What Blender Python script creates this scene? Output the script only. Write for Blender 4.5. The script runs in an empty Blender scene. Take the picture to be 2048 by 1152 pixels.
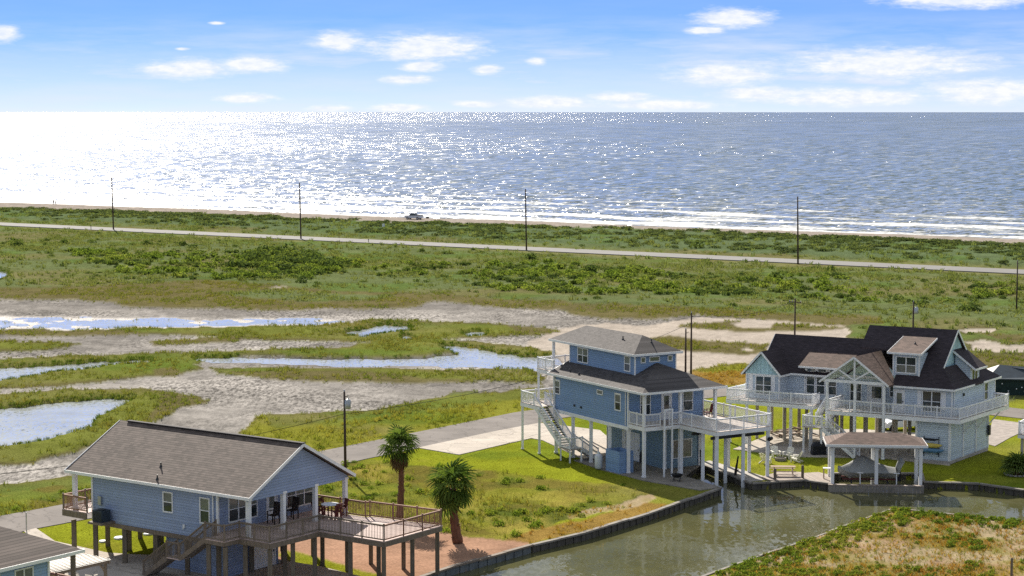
import bpy, math, random
import numpy as np
from mathutils import Vector, Matrix

# ---------------------------------------------------------------- camera, sky, sun, exposure
SC = bpy.context.scene
COL = SC.collection
FPX, CAMH, HORIZON = 3982.0, 31.0, 223.0        # focal length in photo pixels, drone height, horizon row
PITCH = math.atan((576.0 - HORIZON) / FPX)
cam_d = bpy.data.cameras.new('camera')
cam_d.sensor_width = 36.0
cam_d.lens = 36.0 * FPX / 2048.0
cam_d.clip_start = 1.0
cam_d.clip_end = 200000.0
cam = bpy.data.objects.new('camera', cam_d)
COL.objects.link(cam)
cam.location = (0, 0, CAMH)
cam.rotation_euler = (math.pi / 2 - PITCH, 0, 0)
SC.camera = cam

SUN_AZ = math.radians(15.5)      # to the left of the viewing direction
SUN_EL = math.radians(33.0)
SUNV = Vector((-math.sin(SUN_AZ) * math.cos(SUN_EL), math.cos(SUN_AZ) * math.cos(SUN_EL), math.sin(SUN_EL)))
sd = bpy.data.lights.new('sun', 'SUN')
sd.energy = 3.7
sd.angle = math.radians(0.55)
sd.color = (1.0, 0.93, 0.82)
sun = bpy.data.objects.new('sun', sd)
COL.objects.link(sun)
sun.location = (-60, 200, 150)
sun.rotation_euler = SUNV.to_track_quat('Z', 'Y').to_euler()

SC.view_settings.view_transform = 'Standard'
SC.view_settings.look = 'None'
SC.view_settings.exposure = 1.15
SC.view_settings.gamma = 1.0
SC.view_settings.use_curve_mapping = False
SC.render.engine = 'CYCLES'
SC.cycles.use_denoising = False     # the glitter of the sea is finer than a denoiser keeps
SC.cycles.max_bounces = 6
SC.cycles.diffuse_bounces = 3
SC.cycles.glossy_bounces = 3
SC.cycles.transmission_bounces = 3
SC.cycles.transparent_max_bounces = 8
SC.cycles.sample_clamp_indirect = 6.0
SC.cycles.caustics_reflective = False
SC.cycles.caustics_refractive = False

# ---- node helper
class NT:
    def __init__(s, tree):
        s.t = tree
        s.n = tree.nodes
        s.l = tree.links
    def add(s, typ, **kw):
        nd = s.n.new(typ)
        for k, v in kw.items():
            setattr(nd, k, v)
        return nd
    def put(s, sock, v):
        if hasattr(v, 'is_output') or isinstance(v, bpy.types.NodeSocket):
            s.l.new(v, sock)
        elif v is not None:
            if sock.type == 'RGBA' and len(v) == 3:
                v = (*v, 1.0)
            sock.default_value = v
    def math(s, op, a, b=None, c=None, clamp=False):
        nd = s.add('ShaderNodeMath', operation=op, use_clamp=clamp)
        s.put(nd.inputs[0], a)
        if b is not None: s.put(nd.inputs[1], b)
        if c is not None: s.put(nd.inputs[2], c)
        return nd.outputs[0]
    def vmath(s, op, a, b=None, out=0):
        nd = s.add('ShaderNodeVectorMath', operation=op)
        s.put(nd.inputs[0], a)
        if b is not None: s.put(nd.inputs[1], b)
        return nd.outputs[out]
    def noise(s, vec, scale, detail=3.0, rough=0.5, out=0, dist=0.0):
        nd = s.add('ShaderNodeTexNoise')
        s.put(nd.inputs['Vector'], vec)
        nd.inputs['Scale'].default_value = scale
        nd.inputs['Detail'].default_value = detail
        nd.inputs['Roughness'].default_value = rough
        nd.inputs['Distortion'].default_value = dist
        return nd.outputs[out]
    def ramp(s, fac, stops, interp='LINEAR'):
        nd = s.add('ShaderNodeValToRGB')
        cr = nd.color_ramp
        cr.interpolation = interp
        while len(cr.elements) < len(stops): cr.elements.new(0.5)
        for e, (p, c) in zip(cr.elements, stops):
            e.position = p
            e.color = (c, c, c, 1) if isinstance(c, (int, float)) else (*c, 1)
        s.put(nd.inputs[0], fac)
        return nd.outputs[0]
    def mix(s, fac, a, b, blend='MIX'):
        nd = s.add('ShaderNodeMix', data_type='RGBA', blend_type=blend)
        s.put(nd.inputs[0], fac)
        s.put(nd.inputs[6], a)
        s.put(nd.inputs[7], b)
        return nd.outputs[2]
    def map(s, v, a0, a1, b0, b1, clamp=True):
        nd = s.add('ShaderNodeMapRange', clamp=clamp)
        s.put(nd.inputs[0], v)
        for i, x in enumerate((a0, a1, b0, b1)): s.put(nd.inputs[i + 1], x)
        return nd.outputs[0]
    def xyz(s, v):
        nd = s.add('ShaderNodeSeparateXYZ')
        s.put(nd.inputs[0], v)
        return nd.outputs
    def comb(s, x, y, z=0.0):
        nd = s.add('ShaderNodeCombineXYZ')
        s.put(nd.inputs[0], x); s.put(nd.inputs[1], y); s.put(nd.inputs[2], z)
        return nd.outputs[0]

world = bpy.data.worlds.new('World')
SC.world = world
world.use_nodes = True
W = NT(world.node_tree)
for nd in list(W.n): W.n.remove(nd)
wout = W.add('ShaderNodeOutputWorld')
bg = W.add('ShaderNodeBackground')
W.l.new(bg.outputs[0], wout.inputs[0])
wdir = W.add('ShaderNodeTexCoord').outputs['Generated']
wx, wy, wz = W.xyz(wdir)
wz0 = W.math('MAXIMUM', wz, 0.0)
# clear clean sea air: the sky turns blue quickly above the horizon
zr = W.math('ADD', W.math('MULTIPLY', W.math('POWER', wz0, 0.5), 1.25), 0.03)
sky = W.add('ShaderNodeTexSky', sky_type='NISHITA')
sky.sun_disc = False
sky.sun_elevation = SUN_EL
sky.sun_rotation = -SUN_AZ
sky.altitude = 0
sky.air_density = 1.0
sky.dust_density = 0.0
sky.ozone_density = 3.0
W.put(sky.inputs[0], W.comb(wx, wy, zr))
az = W.math('MULTIPLY', W.math('ARCTAN2', wx, wy), 57.2958)
el = W.math('MULTIPLY', W.math('ARCSINE', wz0), 57.2958)
pae = W.comb(az, el, 0.0)
def DEG(px, py):
    return math.degrees(math.atan2(px - 1024, FPX)), (HORIZON - py) / FPX * 57.2958
CLOUDS = [  # cumulus puffs: photo column, row, half width, half height
    (380, 140, 85, 17), (500, 131, 70, 15), (678, 85, 52, 17), (850, 97, 115, 24), (842, 133, 40, 11), (815, 160, 50, 9),
    (972, 140, 28, 9), (494, 197, 56, 9), (8, 75, 34, 16), (1460, 40, 72, 18), (1410, 64, 34, 8), (1448, 150, 96, 21),
    (1770, 130, 185, 27), (1980, 185, 130, 22), (1100, 205, 90, 12), (1520, 188, 80, 12), (1690, 195, 150, 16), (1930, 5, 150, 17),
    (1330, 210, 110, 9), (660, 217, 42, 6), (800, 216, 55, 8), (950, 208, 45, 6), (1073, 124, 18, 7), (436, 50, 16, 3), (368, 101, 14, 3), (1240, 195, 60, 9)]
nz_a = W.noise(W.vmath('MULTIPLY', pae, (1.3, 5.4, 0.0)), 1.0, 8.0, 0.66)
nz_b = W.noise(W.vmath('MULTIPLY', pae, (0.13, 1.0, 0.0)), 1.7, 7.0, 0.6)
m = None
for (cx, cy, hw, hh) in CLOUDS:
    a0, e0 = DEG(cx, cy)
    d = W.vmath('SUBTRACT', pae, (a0, e0, 0.0))
    d = W.vmath('MULTIPLY', d, (57.2958 ** -1 * FPX / (hw * 1.25), 57.2958 ** -1 * FPX / (hh * 1.35), 0.0))
    v = W.math('SUBTRACT', 1.0, W.vmath('LENGTH', d, out=1))
    m = v if m is None else W.math('MAXIMUM', m, v)
# elsewhere in the sky: the same scattered fair-weather cumulus, from projected noise
inv = W.math('DIVIDE', 1.0, W.math('ADD', wz0, 0.05))
proj = W.comb(W.math('MULTIPLY', wx, inv), W.math('MULTIPLY', wy, inv), 0.0)
nz_c = W.noise(proj, 1.7, 6.0, 0.55)
high = W.map(el, 3.4, 5.5, 0.0, 1.0)
gen = W.math('MULTIPLY', W.map(nz_c, 0.46, 0.66, 0.0, 0.62), high)
puff = W.math('ADD', m, W.math('MULTIPLY', W.math('SUBTRACT', nz_a, 0.5), 1.5))
puff = W.math('POWER', W.map(puff, -0.10, 0.55, 0.0, 1.0), 1.5)
cloud = W.math('MAXIMUM', W.math('MULTIPLY', puff, 0.9), gen)
# thin streaks of cirrus, thicker low down
streak = W.math('MULTIPLY', W.map(nz_b, 0.34, 0.66, 0.0, 0.9), W.map(el, 2.8, 1.5, 0.08, 1.0))
streak = W.math('MULTIPLY', streak, W.map(az, -16.0, 12.0, 0.62, 1.0))
wob_ = W.math('ADD', el, W.math('MULTIPLY', W.math('SUBTRACT', nz_b, 0.5), 1.6))
lowband = W.math('ADD', W.map(wob_, 2.1, 1.45, 0.0, 0.36), W.map(wob_, 1.4, 0.0, 0.0, 0.5))
veil = W.math('MAXIMUM', streak, lowband)
skyc = W.mix(1.0, sky.outputs[0], (0.32, 0.385, 0.62), 'MULTIPLY')
skyc = W.mix(W.map(el, 3.6, 12.0, 0.0, 0.72), skyc, (1.38, 1.55, 1.58))     # unseen grey layer above the clear strip, added to grey sea reflections and fill
skyc = W.mix(veil, skyc, (2.75, 2.95, 3.3))
shade_ = W.map(W.noise(W.vmath('MULTIPLY', pae, (2.2, 6.0, 0.0)), 1.0, 5.0, 0.6), 0.35, 0.6, 0.0, 1.0)
skyc = W.mix(cloud, skyc, W.mix(shade_, (2.9, 3.1, 3.4), (3.55, 3.55, 3.6)))
W.put(bg.inputs[0], skyc)
bg.inputs[1].default_value = 0.13
# ---------------------------------------------------------------- helpers
def tag(o, label=None, cat=None, group=None, kind=None):
    if label: o['label'] = label
    if cat: o['category'] = cat
    if group: o['group'] = group
    if kind: o['kind'] = kind
    return o

CP, SP = math.cos(PITCH), math.sin(PITCH)
def gpt(px, py, z=0.0):
    """ground point of the survey: where the sight line of a photo pixel meets height z"""
    u = (px - 1024.0) / FPX; v = (576.0 - py) / FPX
    dx, dy, dz = u, CP + v * SP, -SP + v * CP
    t = (z - CAMH) / dz
    return Vector((t * dx, t * dy, z))

class Frame:
    """plan axes of a building: origin and two bearings in degrees"""
    def __init__(s, O, a1, a2):
        s.O = Vector((O[0], O[1], 0.0))
        s.e1 = Vector((math.cos(math.radians(a1)), math.sin(math.radians(a1)), 0))
        s.e2 = Vector((math.cos(math.radians(a2)), math.sin(math.radians(a2)), 0))
    def __call__(s, u, v, z=0.0):
        q = s.O + s.e1 * u + s.e2 * v
        return Vector((q.x, q.y, z))
WORLDF = Frame((0, 0), 0, 90)

class MB:
    def __init__(s):
        s.v = []; s.f = []
    def raw(s, vs, fs):
        b = len(s.v)
        s.v += [tuple(p) for p in vs]
        s.f += [tuple(b + i for i in f) for f in fs]
        return s
    def hexa(s, p):  # 8 corners: bottom 4 then top 4
        return s.raw(p, [(3, 2, 1, 0), (4, 5, 6, 7), (0, 1, 5, 4), (1, 2, 6, 5), (2, 3, 7, 6), (3, 0, 4, 7)])
    def box(s, F, u0, u1, v0, v1, z0, z1):
        return s.hexa([F(u0, v0, z0), F(u1, v0, z0), F(u1, v1, z0), F(u0, v1, z0),
                       F(u0, v0, z1), F(u1, v0, z1), F(u1, v1, z1), F(u0, v1, z1)])
    def bar(s, p, q, w, h=None, up=None, caps=True):
        p = Vector(p); q = Vector(q); h = h or w
        d = (q - p).normalized()
        up = Vector(up) if up else (Vector((0, 0, 1)) if abs(d.z) < 0.95 else Vector((0, 1, 0)))
        sd_ = d.cross(up).normalized(); u2 = sd_.cross(d).normalized()
        a = sd_ * w / 2; b = u2 * h / 2
        vs = [p - a - b, p + a - b, p + a + b, p - a + b, q - a - b, q + a - b, q + a + b, q - a + b]
        fs = [(0, 1, 5, 4), (1, 2, 6, 5), (2, 3, 7, 6), (3, 0, 4, 7)]
        if caps: fs += [(3, 2, 1, 0), (4, 5, 6, 7)]
        return s.raw(vs, fs)
    def tube(s, pts, radii, n=8, caps=True):
        rings = []
        pts = [Vector(p) for p in pts]
        if isinstance(radii, (int, float)): radii = [radii] * len(pts)
        b = len(s.v)
        for i, p in enumerate(pts):
            d = (pts[min(i + 1, len(pts) - 1)] - pts[max(i - 1, 0)]).normalized()
            a = d.cross(Vector((0, 0, 1)) if abs(d.z) < 0.9 else Vector((1, 0, 0))).normalized()
            c = d.cross(a)
            for k in range(n):
                t = 2 * math.pi * k / n
                s.v.append(tuple(p + (a * math.cos(t) + c * math.sin(t)) * radii[i]))
        for i in range(len(pts) - 1):
            for k in range(n):
                k2 = (k + 1) % n
                s.f.append((b + i * n + k, b + i * n + k2, b + (i + 1) * n + k2, b + (i + 1) * n + k))
        if caps:
            s.f.append(tuple(b + k for k in range(n))[::-1])
            s.f.append(tuple(b + (len(pts) - 1) * n + k for k in range(n)))
        return s
    def slab(s, top, th):
        """polygon (world points) given a vertical thickness"""
        n = len(top); top = [Vector(p) for p in top]
        vs = top + [p - Vector((0, 0, th)) for p in top]
        fs = [tuple(range(n)), tuple(range(2 * n - 1, n - 1, -1))]
        for i in range(n):
            j = (i + 1) % n
            fs.append((i, n + i, n + j, j))
        return s.raw(vs, fs)
    def prism(s, poly, off):
        """polygon (world points) extruded by the vector off"""
        n = len(poly); a = [Vector(p) for p in poly]; o = Vector(off)
        vs = a + [p + o for p in a]
        fs = [tuple(range(n)), tuple(range(2 * n - 1, n - 1, -1))]
        for i in range(n):
            j = (i + 1) % n
            fs.append((i, n + i, n + j, j))
        return s.raw(vs, fs)
    def lathe(s, c, prof, n=14):
        c = Vector(c); b = len(s.v)
        for (r, z) in prof:
            for k in range(n):
                t = 2 * math.pi * k / n
                s.v.append((c.x + r * math.cos(t), c.y + r * math.sin(t), c.z + z))
        for i in range(len(prof) - 1):
            for k in range(n):
                k2 = (k + 1) % n
                s.f.append((b + i * n + k, b + i * n + k2, b + (i + 1) * n + k2, b + (i + 1) * n + k))
        s.f.append(tuple(b + k for k in range(n))[::-1])
        s.f.append(tuple(b + (len(prof) - 1) * n + k for k in range(n)))
        return s
    def build(s, name, mat, parent=None, smooth=False, fix=True):
        base = parent_base(parent)
        me = bpy.data.meshes.new(name)
        me.from_pydata([(x - base.x, y - base.y, z - base.z) for x, y, z in s.v], [], s.f)
        if fix:
            import bmesh
            bm = bmesh.new(); bm.from_mesh(me)
            bmesh.ops.recalc_face_normals(bm, faces=bm.faces)
            bm.to_mesh(me); bm.free()
        me.materials.append(mat)
        if smooth:
            me.polygons.foreach_set('use_smooth', [True] * len(me.polygons))
        o = bpy.data.objects.new(name, me)
        COL.objects.link(o)
        if parent: o.parent = parent
        return o

def parent_base(p):
    b = Vector((0, 0, 0))
    while p is not None:
        b += Vector(p.location)
        p = p.parent
    return b

def empty(name, loc, label, cat, group=None):
    o = bpy.data.objects.new(name, None)
    o.empty_display_size = 0.5
    COL.objects.link(o)
    o.location = loc
    return tag(o, label, cat, group)

def clone(o, parent, loc, rot=None, name=None):
    """a repeated piece that shares its mesh; loc is a world point"""
    c = o.copy()
    if name: c.name = name
    COL.objects.link(c)
    c.parent = parent
    c.location = Vector(loc) - parent_base(parent)
    if rot is not None: c.rotation_euler = rot
    return c

def mesh_piece(name, mb, mat, smooth=False):
    me = bpy.data.meshes.new(name)
    me.from_pydata(mb.v, [], mb.f)
    import bmesh
    bm = bmesh.new(); bm.from_mesh(me)
    bmesh.ops.recalc_face_normals(bm, faces=bm.faces)
    bm.to_mesh(me); bm.free()
    me.materials.append(mat)
    if smooth: me.polygons.foreach_set('use_smooth', [True] * len(me.polygons))
    return me

def place(me, name, parent, loc, rot=(0, 0, 0), scale=None):
    o = bpy.data.objects.new(name, me)
    COL.objects.link(o)
    o.parent = parent
    o.location = Vector(loc) - parent_base(parent)
    o.rotation_euler = rot
    if scale: o.scale = scale
    return o

# ---------------------------------------------------------------- materials
def new_mat(name):
    mt = bpy.data.materials.new(name)
    mt.use_nodes = True
    t = NT(mt.node_tree)
    b = t.n['Principled BSDF']
    return mt, t, b
def POS(t): return t.add('ShaderNodeNewGeometry').outputs['Position']

def plain(name, col, rough=0.6, var=0.12, nscale=3.0, metal=0.0, bump=0.0, spec=0.3):
    mt, t, b = new_mat(name)
    p = POS(t)
    n = t.noise(p, nscale, 5.0, 0.6)
    lo = tuple(c * (1 - var) for c in col); hi = tuple(min(1, c * (1 + var)) for c in col)
    t.put(b.inputs['Base Color'], t.ramp(n, [(0.3, lo), (0.7, hi)]))
    b.inputs['Roughness'].default_value = rough
    b.inputs['Metallic'].default_value = metal
    b.inputs['Specular IOR Level'].default_value = spec
    if bump:
        bn = t.add('ShaderNodeBump'); bn.inputs['Strength'].default_value = bump; bn.inputs['Distance'].default_value = 0.03
        t.put(bn.inputs['Height'], t.noise(p, nscale * 6, 4.0)); t.put(b.inputs['Normal'], bn.outputs[0])
    return mt

def siding(name, col, lap=0.19, vertical=None, var=0.10):
    """lap siding: every course a small step; vertical = plan direction for board and batten"""
    mt, t, b = new_mat(name)
    p = POS(t)
    x, y, z = t.xyz(p)
    if vertical is not None:
        z = t.math('ADD', t.math('MULTIPLY', x, vertical[0]), t.math('MULTIPLY', y, vertical[1]))
    fr = t.math('FRACT', t.math('DIVIDE', z, lap))
    row = t.math('FLOOR', t.math('DIVIDE', z, lap))
    wn = t.add('ShaderNodeTexWhiteNoise', noise_dimensions='1D'); t.put(wn.inputs['W'], row)
    n = t.noise(p, 0.9, 5.0, 0.6)
    k = t.math('ADD', t.math('MULTIPLY', wn.outputs[0], 0.5), t.math('MULTIPLY', n, 0.9))
    lo = tuple(c * (1 - var) for c in col); hi = tuple(min(1, c * (1 + var)) for c in col)
    c = t.ramp(k, [(0.35, lo), (1.0, hi)])
    streak = t.noise(t.vmath('MULTIPLY', p, (2.2, 2.2, 0.22)), 1.0, 5.0, 0.7)
    c = t.mix(t.map(streak, 0.5, 0.75, 0.0, 0.35), c, tuple(0.5 * q + 0.16 for q in col))
    c = t.mix(t.math('MULTIPLY', t.math('LESS_THAN', fr, 0.16), 0.38), c, tuple(q * 0.35 for q in col))
    t.put(b.inputs['Base Color'], c)
    b.inputs['Roughness'].default_value = 0.55
    b.inputs['Specular IOR Level'].default_value = 0.35
    bn = t.add('ShaderNodeBump'); bn.inputs['Strength'].default_value = 0.7; bn.inputs['Distance'].default_value = 0.02
    t.put(bn.inputs['Height'], t.math('SUBTRACT', 1.0, fr)); t.put(b.inputs['Normal'], bn.outputs[0])
    return mt

def shingles(name, col, ang, row=0.075, tab=0.34, var=0.42):
    """asphalt shingles: courses by height, tabs along the ridge bearing"""
    mt, t, b = new_mat(name)
    p = POS(t)
    x, y, z = t.xyz(p)
    c, s_ = math.cos(math.radians(ang)), math.sin(math.radians(ang))
    al = t.math('ADD', t.math('MULTIPLY', x, c), t.math('MULTIPLY', y, s_))
    al = t.math('ADD', al, t.math('MULTIPLY', z, 0.37))
    r = t.math('DIVIDE', z, row); rf = t.math('FLOOR', r)
    wn0 = t.add('ShaderNodeTexWhiteNoise', noise_dimensions='1D'); t.put(wn0.inputs['W'], rf)
    a = t.math('ADD', t.math('DIVIDE', al, tab), wn0.outputs[0])
    wn = t.add('ShaderNodeTexWhiteNoise', noise_dimensions='2D'); t.put(wn.inputs['Vector'], t.comb(t.math('FLOOR', a), rf))
    n = t.noise(p, 0.5, 4.0, 0.6)
    k = t.math('ADD', t.math('MULTIPLY', wn.outputs[0], 0.55), t.math('MULTIPLY', n, 0.6))
    lo = tuple(q * (1 - var) for q in col); hi = tuple(q * (1 + var) for q in col)
    cc = t.ramp(k, [(0.15, lo), (0.95, hi)])
    edge = t.math('GREATER_THAN', t.math('FRACT', r), 0.80)
    cc = t.mix(t.math('MULTIPLY', edge, 0.72), cc, tuple(q * 0.35 for q in col))
    t.put(b.inputs['Base Color'], cc)
    b.inputs['Roughness'].default_value = 0.85
    b.inputs['Specular IOR Level'].default_value = 0.25
    bn = t.add('ShaderNodeBump'); bn.inputs['Strength'].default_value = 0.6; bn.inputs['Distance'].default_value = 0.02
    t.put(bn.inputs['Height'], t.math('ADD', t.math('SUBTRACT', 1.0, t.math('FRACT', r)), t.math('MULTIPLY', wn.outputs[0], 0.6)))
    t.put(b.inputs['Normal'], bn.outputs[0])
    return mt

def boards(name, col, ang, wdt=0.14, var=0.25, rough=0.75):
    """planks laid side by side across the bearing"""
    mt, t, b = new_mat(name)
    p = POS(t)
    x, y, z = t.xyz(p)
    c, s_ = math.cos(math.radians(ang)), math.sin(math.radians(ang))
    ac = t.math('DIVIDE', t.math('ADD', t.math('MULTIPLY', x, c), t.math('MULTIPLY', y, s_)), wdt)
    wn = t.add('ShaderNodeTexWhiteNoise', noise_dimensions='1D'); t.put(wn.inputs['W'], t.math('FLOOR', ac))
    n = t.noise(p, 1.6, 5.0, 0.65)
    k = t.math('ADD', t.math('MULTIPLY', wn.outputs[0], 0.5), t.math('MULTIPLY', n, 0.6))
    lo = tuple(q * (1 - var) for q in col); hi = tuple(min(1, q * (1 + var)) for q in col)
    cc = t.ramp(k, [(0.2, lo), (0.95, hi)])
    gap = t.math('LESS_THAN', t.math('FRACT', ac), 0.10)
    cc = t.mix(t.math('MULTIPLY', gap, 0.7), cc, tuple(q * 0.25 for q in col))
    t.put(b.inputs['Base Color'], cc)
    b.inputs['Roughness'].default_value = rough
    b.inputs['Specular IOR Level'].default_value = 0.3
    return mt

def wood(name, col, var=0.3, rough=0.8):
    mt, t, b = new_mat(name)
    p = POS(t)
    n = t.noise(t.vmath('MULTIPLY', p, (9.0, 9.0, 1.2)), 1.0, 5.0, 0.65)
    lo = tuple(q * (1 - var) for q in col); hi = tuple(min(1, q * (1 + var)) for q in col)
    t.put(b.inputs['Base Color'], t.ramp(n, [(0.3, lo), (0.7, hi)]))
    b.inputs['Roughness'].default_value = rough
    b.inputs['Specular IOR Level'].default_value = 0.25
    return mt

def leafmat(name, cols, trans=0.45, gloss=0.0):
    mt, t, b = new_mat(name)
    oi = t.add('ShaderNodeObjectInfo').outputs['Random']
    n = t.noise(POS(t), 0.10, 4.0, 0.6)
    k = t.math('ADD', t.math('MULTIPLY', oi, 0.34), t.math('SUBTRACT', t.math('MULTIPLY', n, 1.5), 0.42))
    st = [(0.15 + 0.7 * i / max(1, len(cols) - 1), c) for i, c in enumerate(cols)]
    c = t.ramp(k, st)
    d = t.add('ShaderNodeBsdfDiffuse'); t.put(d.inputs[0], c)
    tr = t.add('ShaderNodeBsdfTranslucent'); t.put(tr.inputs[0], t.mix(1.0, c, (1.25, 1.2, 0.6), 'MULTIPLY'))
    mx = t.add('ShaderNodeMixShader'); mx.inputs[0].default_value = trans
    t.l.new(d.outputs[0], mx.inputs[1]); t.l.new(tr.outputs[0], mx.inputs[2])
    o = mx.outputs[0]
    if gloss:
        g_ = t.add('ShaderNodeBsdfGlossy'); g_.inputs['Roughness'].default_value = 0.32; g_.inputs[0].default_value = (0.8, 0.85, 0.8, 1)
        m2 = t.add('ShaderNodeMixShader'); m2.inputs[0].default_value = gloss
        t.l.new(o, m2.inputs[1]); t.l.new(g_.outputs[0], m2.inputs[2]); o = m2.outputs[0]
    t.n.remove(b)
    t.l.new(o, t.n['Material Output'].inputs[0])
    return mt

def glassmat(name, col, rough=0.06, var=0.4):
    mt, t, b = new_mat(name)
    n = t.noise(POS(t), 0.8, 3.0)
    t.put(b.inputs['Base Color'], t.ramp(n, [(0.3, tuple(c * (1 - var) for c in col)), (0.7, tuple(c * (1 + var) for c in col))]))
    b.inputs['Roughness'].default_value = rough
    b.inputs['Specular IOR Level'].default_value = 0.6
    return mt

M = {}
M['white'] = plain('white_paint', (0.80, 0.81, 0.82), 0.5, 0.08, 1.2)
M['white_rail'] = plain('white_vinyl', (0.79, 0.80, 0.82), 0.45, 0.06, 1.5)
M['siding_a'] = siding('slate_blue_siding', (0.29, 0.365, 0.53))
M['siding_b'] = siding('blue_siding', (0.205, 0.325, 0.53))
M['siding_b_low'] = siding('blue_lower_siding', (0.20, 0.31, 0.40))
M['siding_c'] = siding('pale_aqua_siding', (0.55, 0.64, 0.73))
M['siding_c_gable'] = siding('aqua_board_and_batten', (0.42, 0.62, 0.69), 0.4, (-0.87, 0.5))
M['siding_d'] = siding('sky_blue_siding', (0.29, 0.43, 0.66))
M['soffit'] = plain('soffit_paint', (0.62, 0.74, 0.68), 0.7, 0.06)
M['shingle_a'] = shingles('brown_shingles', (0.132, 0.103, 0.088), 144.3, 0.11)
M['shingle_b'] = shingles('grey_brown_shingles', (0.092, 0.082, 0.079), 120.3)
M['shingle_c_shade'] = shingles('shaded_roof_shingles', (0.048, 0.038, 0.043), 150.0)  # same shingle as the aqua house's low roofs, with shade put into the colour
M['shingle_boat'] = shingles('tan_and_sunlit_shingles', (0.145, 0.098, 0.08), 0.0)  # boathouse brown; on the aqua house's low roofs a painted sunlit tone
M['ridge_cap'] = plain('ridge_cap', (0.035, 0.03, 0.032), 0.85, 0.3)
M['deck_a'] = boards('cedar_deck_boards', (0.56, 0.43, 0.385), 54.3)
M['deck_b'] = boards('pale_deck_boards', (0.50, 0.43, 0.38), 31.0)
M['deck_c'] = boards('pale_deck_planks', (0.48, 0.42, 0.38), 60.0)
M['rail_a'] = wood('red_brown_rail_timber', (0.30, 0.175, 0.125))
M['timber_a'] = wood('weathered_deck_timber', (0.20, 0.16, 0.125))
M['pile_a'] = wood('treated_pile_timber', (0.17, 0.14, 0.105))
M['pile_c'] = wood('pale_pile_timber', (0.43, 0.39, 0.33), 0.2)
M['concrete'] = plain('concrete', (0.40, 0.37, 0.335), 0.85, 0.14, 0.6, bump=0.2)
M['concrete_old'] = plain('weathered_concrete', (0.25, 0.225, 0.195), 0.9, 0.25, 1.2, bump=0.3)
M['dock'] = boards('dock_planks', (0.34, 0.28, 0.235), 10.0, 0.15)
M['bulkhead'] = wood('bulkhead_timber', (0.10, 0.09, 0.075), 0.4)
M['sheetpile'] = plain('grey_sheet_piling', (0.15, 0.165, 0.17), 0.6, 0.3, 1.5)
M['pole'] = wood('pole_timber', (0.075, 0.052, 0.042), 0.3)
M['metal'] = plain('galvanised_metal', (0.42, 0.44, 0.45), 0.4, 0.1, 4.0, metal=0.7)
M['metal_roof'] = boards('ribbed_white_metal', (0.62, 0.56, 0.48), 54.0, 0.3, 0.06, 0.45)
M['black'] = plain('black_plastic', (0.012, 0.013, 0.016), 0.5, 0.3)
M['dark_metal'] = plain('dark_metal', (0.03, 0.034, 0.04), 0.4, 0.25)
M['ac'] = plain('dark_grey_metal', (0.035, 0.05, 0.065), 0.45, 0.3)
M['dark_wood'] = wood('dark_furniture', (0.035, 0.025, 0.022))
M['red_wood'] = wood('red_brown_furniture', (0.12, 0.035, 0.03))
M['pane_dark'] = glassmat('window_glass', (0.025, 0.04, 0.048))
M['pane_light'] = glassmat('window_glass_with_blind', (0.16, 0.18, 0.16), 0.12, 0.25)
M['pane_c'] = glassmat('tinted_window_glass', (0.045, 0.06, 0.062), 0.05)
M['tarp'] = plain('grey_boat_cover', (0.36, 0.37, 0.36), 0.8, 0.12, 1.5, bump=0.4)
M['tank'] = plain('tank_enamel', (0.66, 0.68, 0.70), 0.35, 0.08)
M['chair_c'] = plain('cream_plastic', (0.82, 0.79, 0.70), 0.5, 0.06)
M['picnic'] = wood('picnic_timber', (0.36, 0.26, 0.19), 0.2)
M['yellow'] = plain('yellow_plastic', (0.60, 0.47, 0.10), 0.4, 0.08)
M['kayak_blue'] = plain('blue_plastic', (0.10, 0.22, 0.36), 0.4, 0.08)
M['truck_paint'] = plain('silver_paint', (0.55, 0.58, 0.62), 0.3, 0.05, spec=0.5)
M['tyre'] = plain('tyre_rubber', (0.015, 0.015, 0.016), 0.8, 0.2)
M['stone'] = plain('pale_stone', (0.40, 0.37, 0.33), 0.85, 0.2)
M['skin'] = plain('skin', (0.40, 0.24, 0.17), 0.6, 0.05)
M['cloth'] = plain('dark_clothing', (0.10, 0.07, 0.075), 0.8, 0.2)
M['sign'] = plain('sign_white', (0.75, 0.76, 0.74), 0.5, 0.05)
# ---------------------------------------------------------------- terrain
def _hash(ix, iy, seed):
    h = (ix.astype(np.int64) * 374761393 + iy.astype(np.int64) * 668265263 + seed * 1442695041) & 0xFFFFFFFF
    h = ((h ^ (h >> 13)) * 1274126177) & 0xFFFFFFFF
    h = h ^ (h >> 16)
    return (h & 0xFFFFFF) / float(0xFFFFFF)
def vnoise(x, y, seed=0):
    ix = np.floor(x); iy = np.floor(y)
    fx = x - ix; fy = y - iy
    fx = fx * fx * (3 - 2 * fx); fy = fy * fy * (3 - 2 * fy)
    a = _hash(ix, iy, seed); b = _hash(ix + 1, iy, seed); c = _hash(ix, iy + 1, seed); d = _hash(ix + 1, iy + 1, seed)
    return (a * (1 - fx) + b * fx) * (1 - fy) + (c * (1 - fx) + d * fx) * fy
def fbm(x, y, octv=4, seed=0, gain=0.5):
    s = 0; amp = 1; tot = 0
    for i in range(octv):
        s = s + amp * vnoise(x * 2 ** i + 17.3 * i, y * 2 ** i - 9.1 * i, seed + i)
        tot += amp; amp *= gain
    return s / tot
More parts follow.
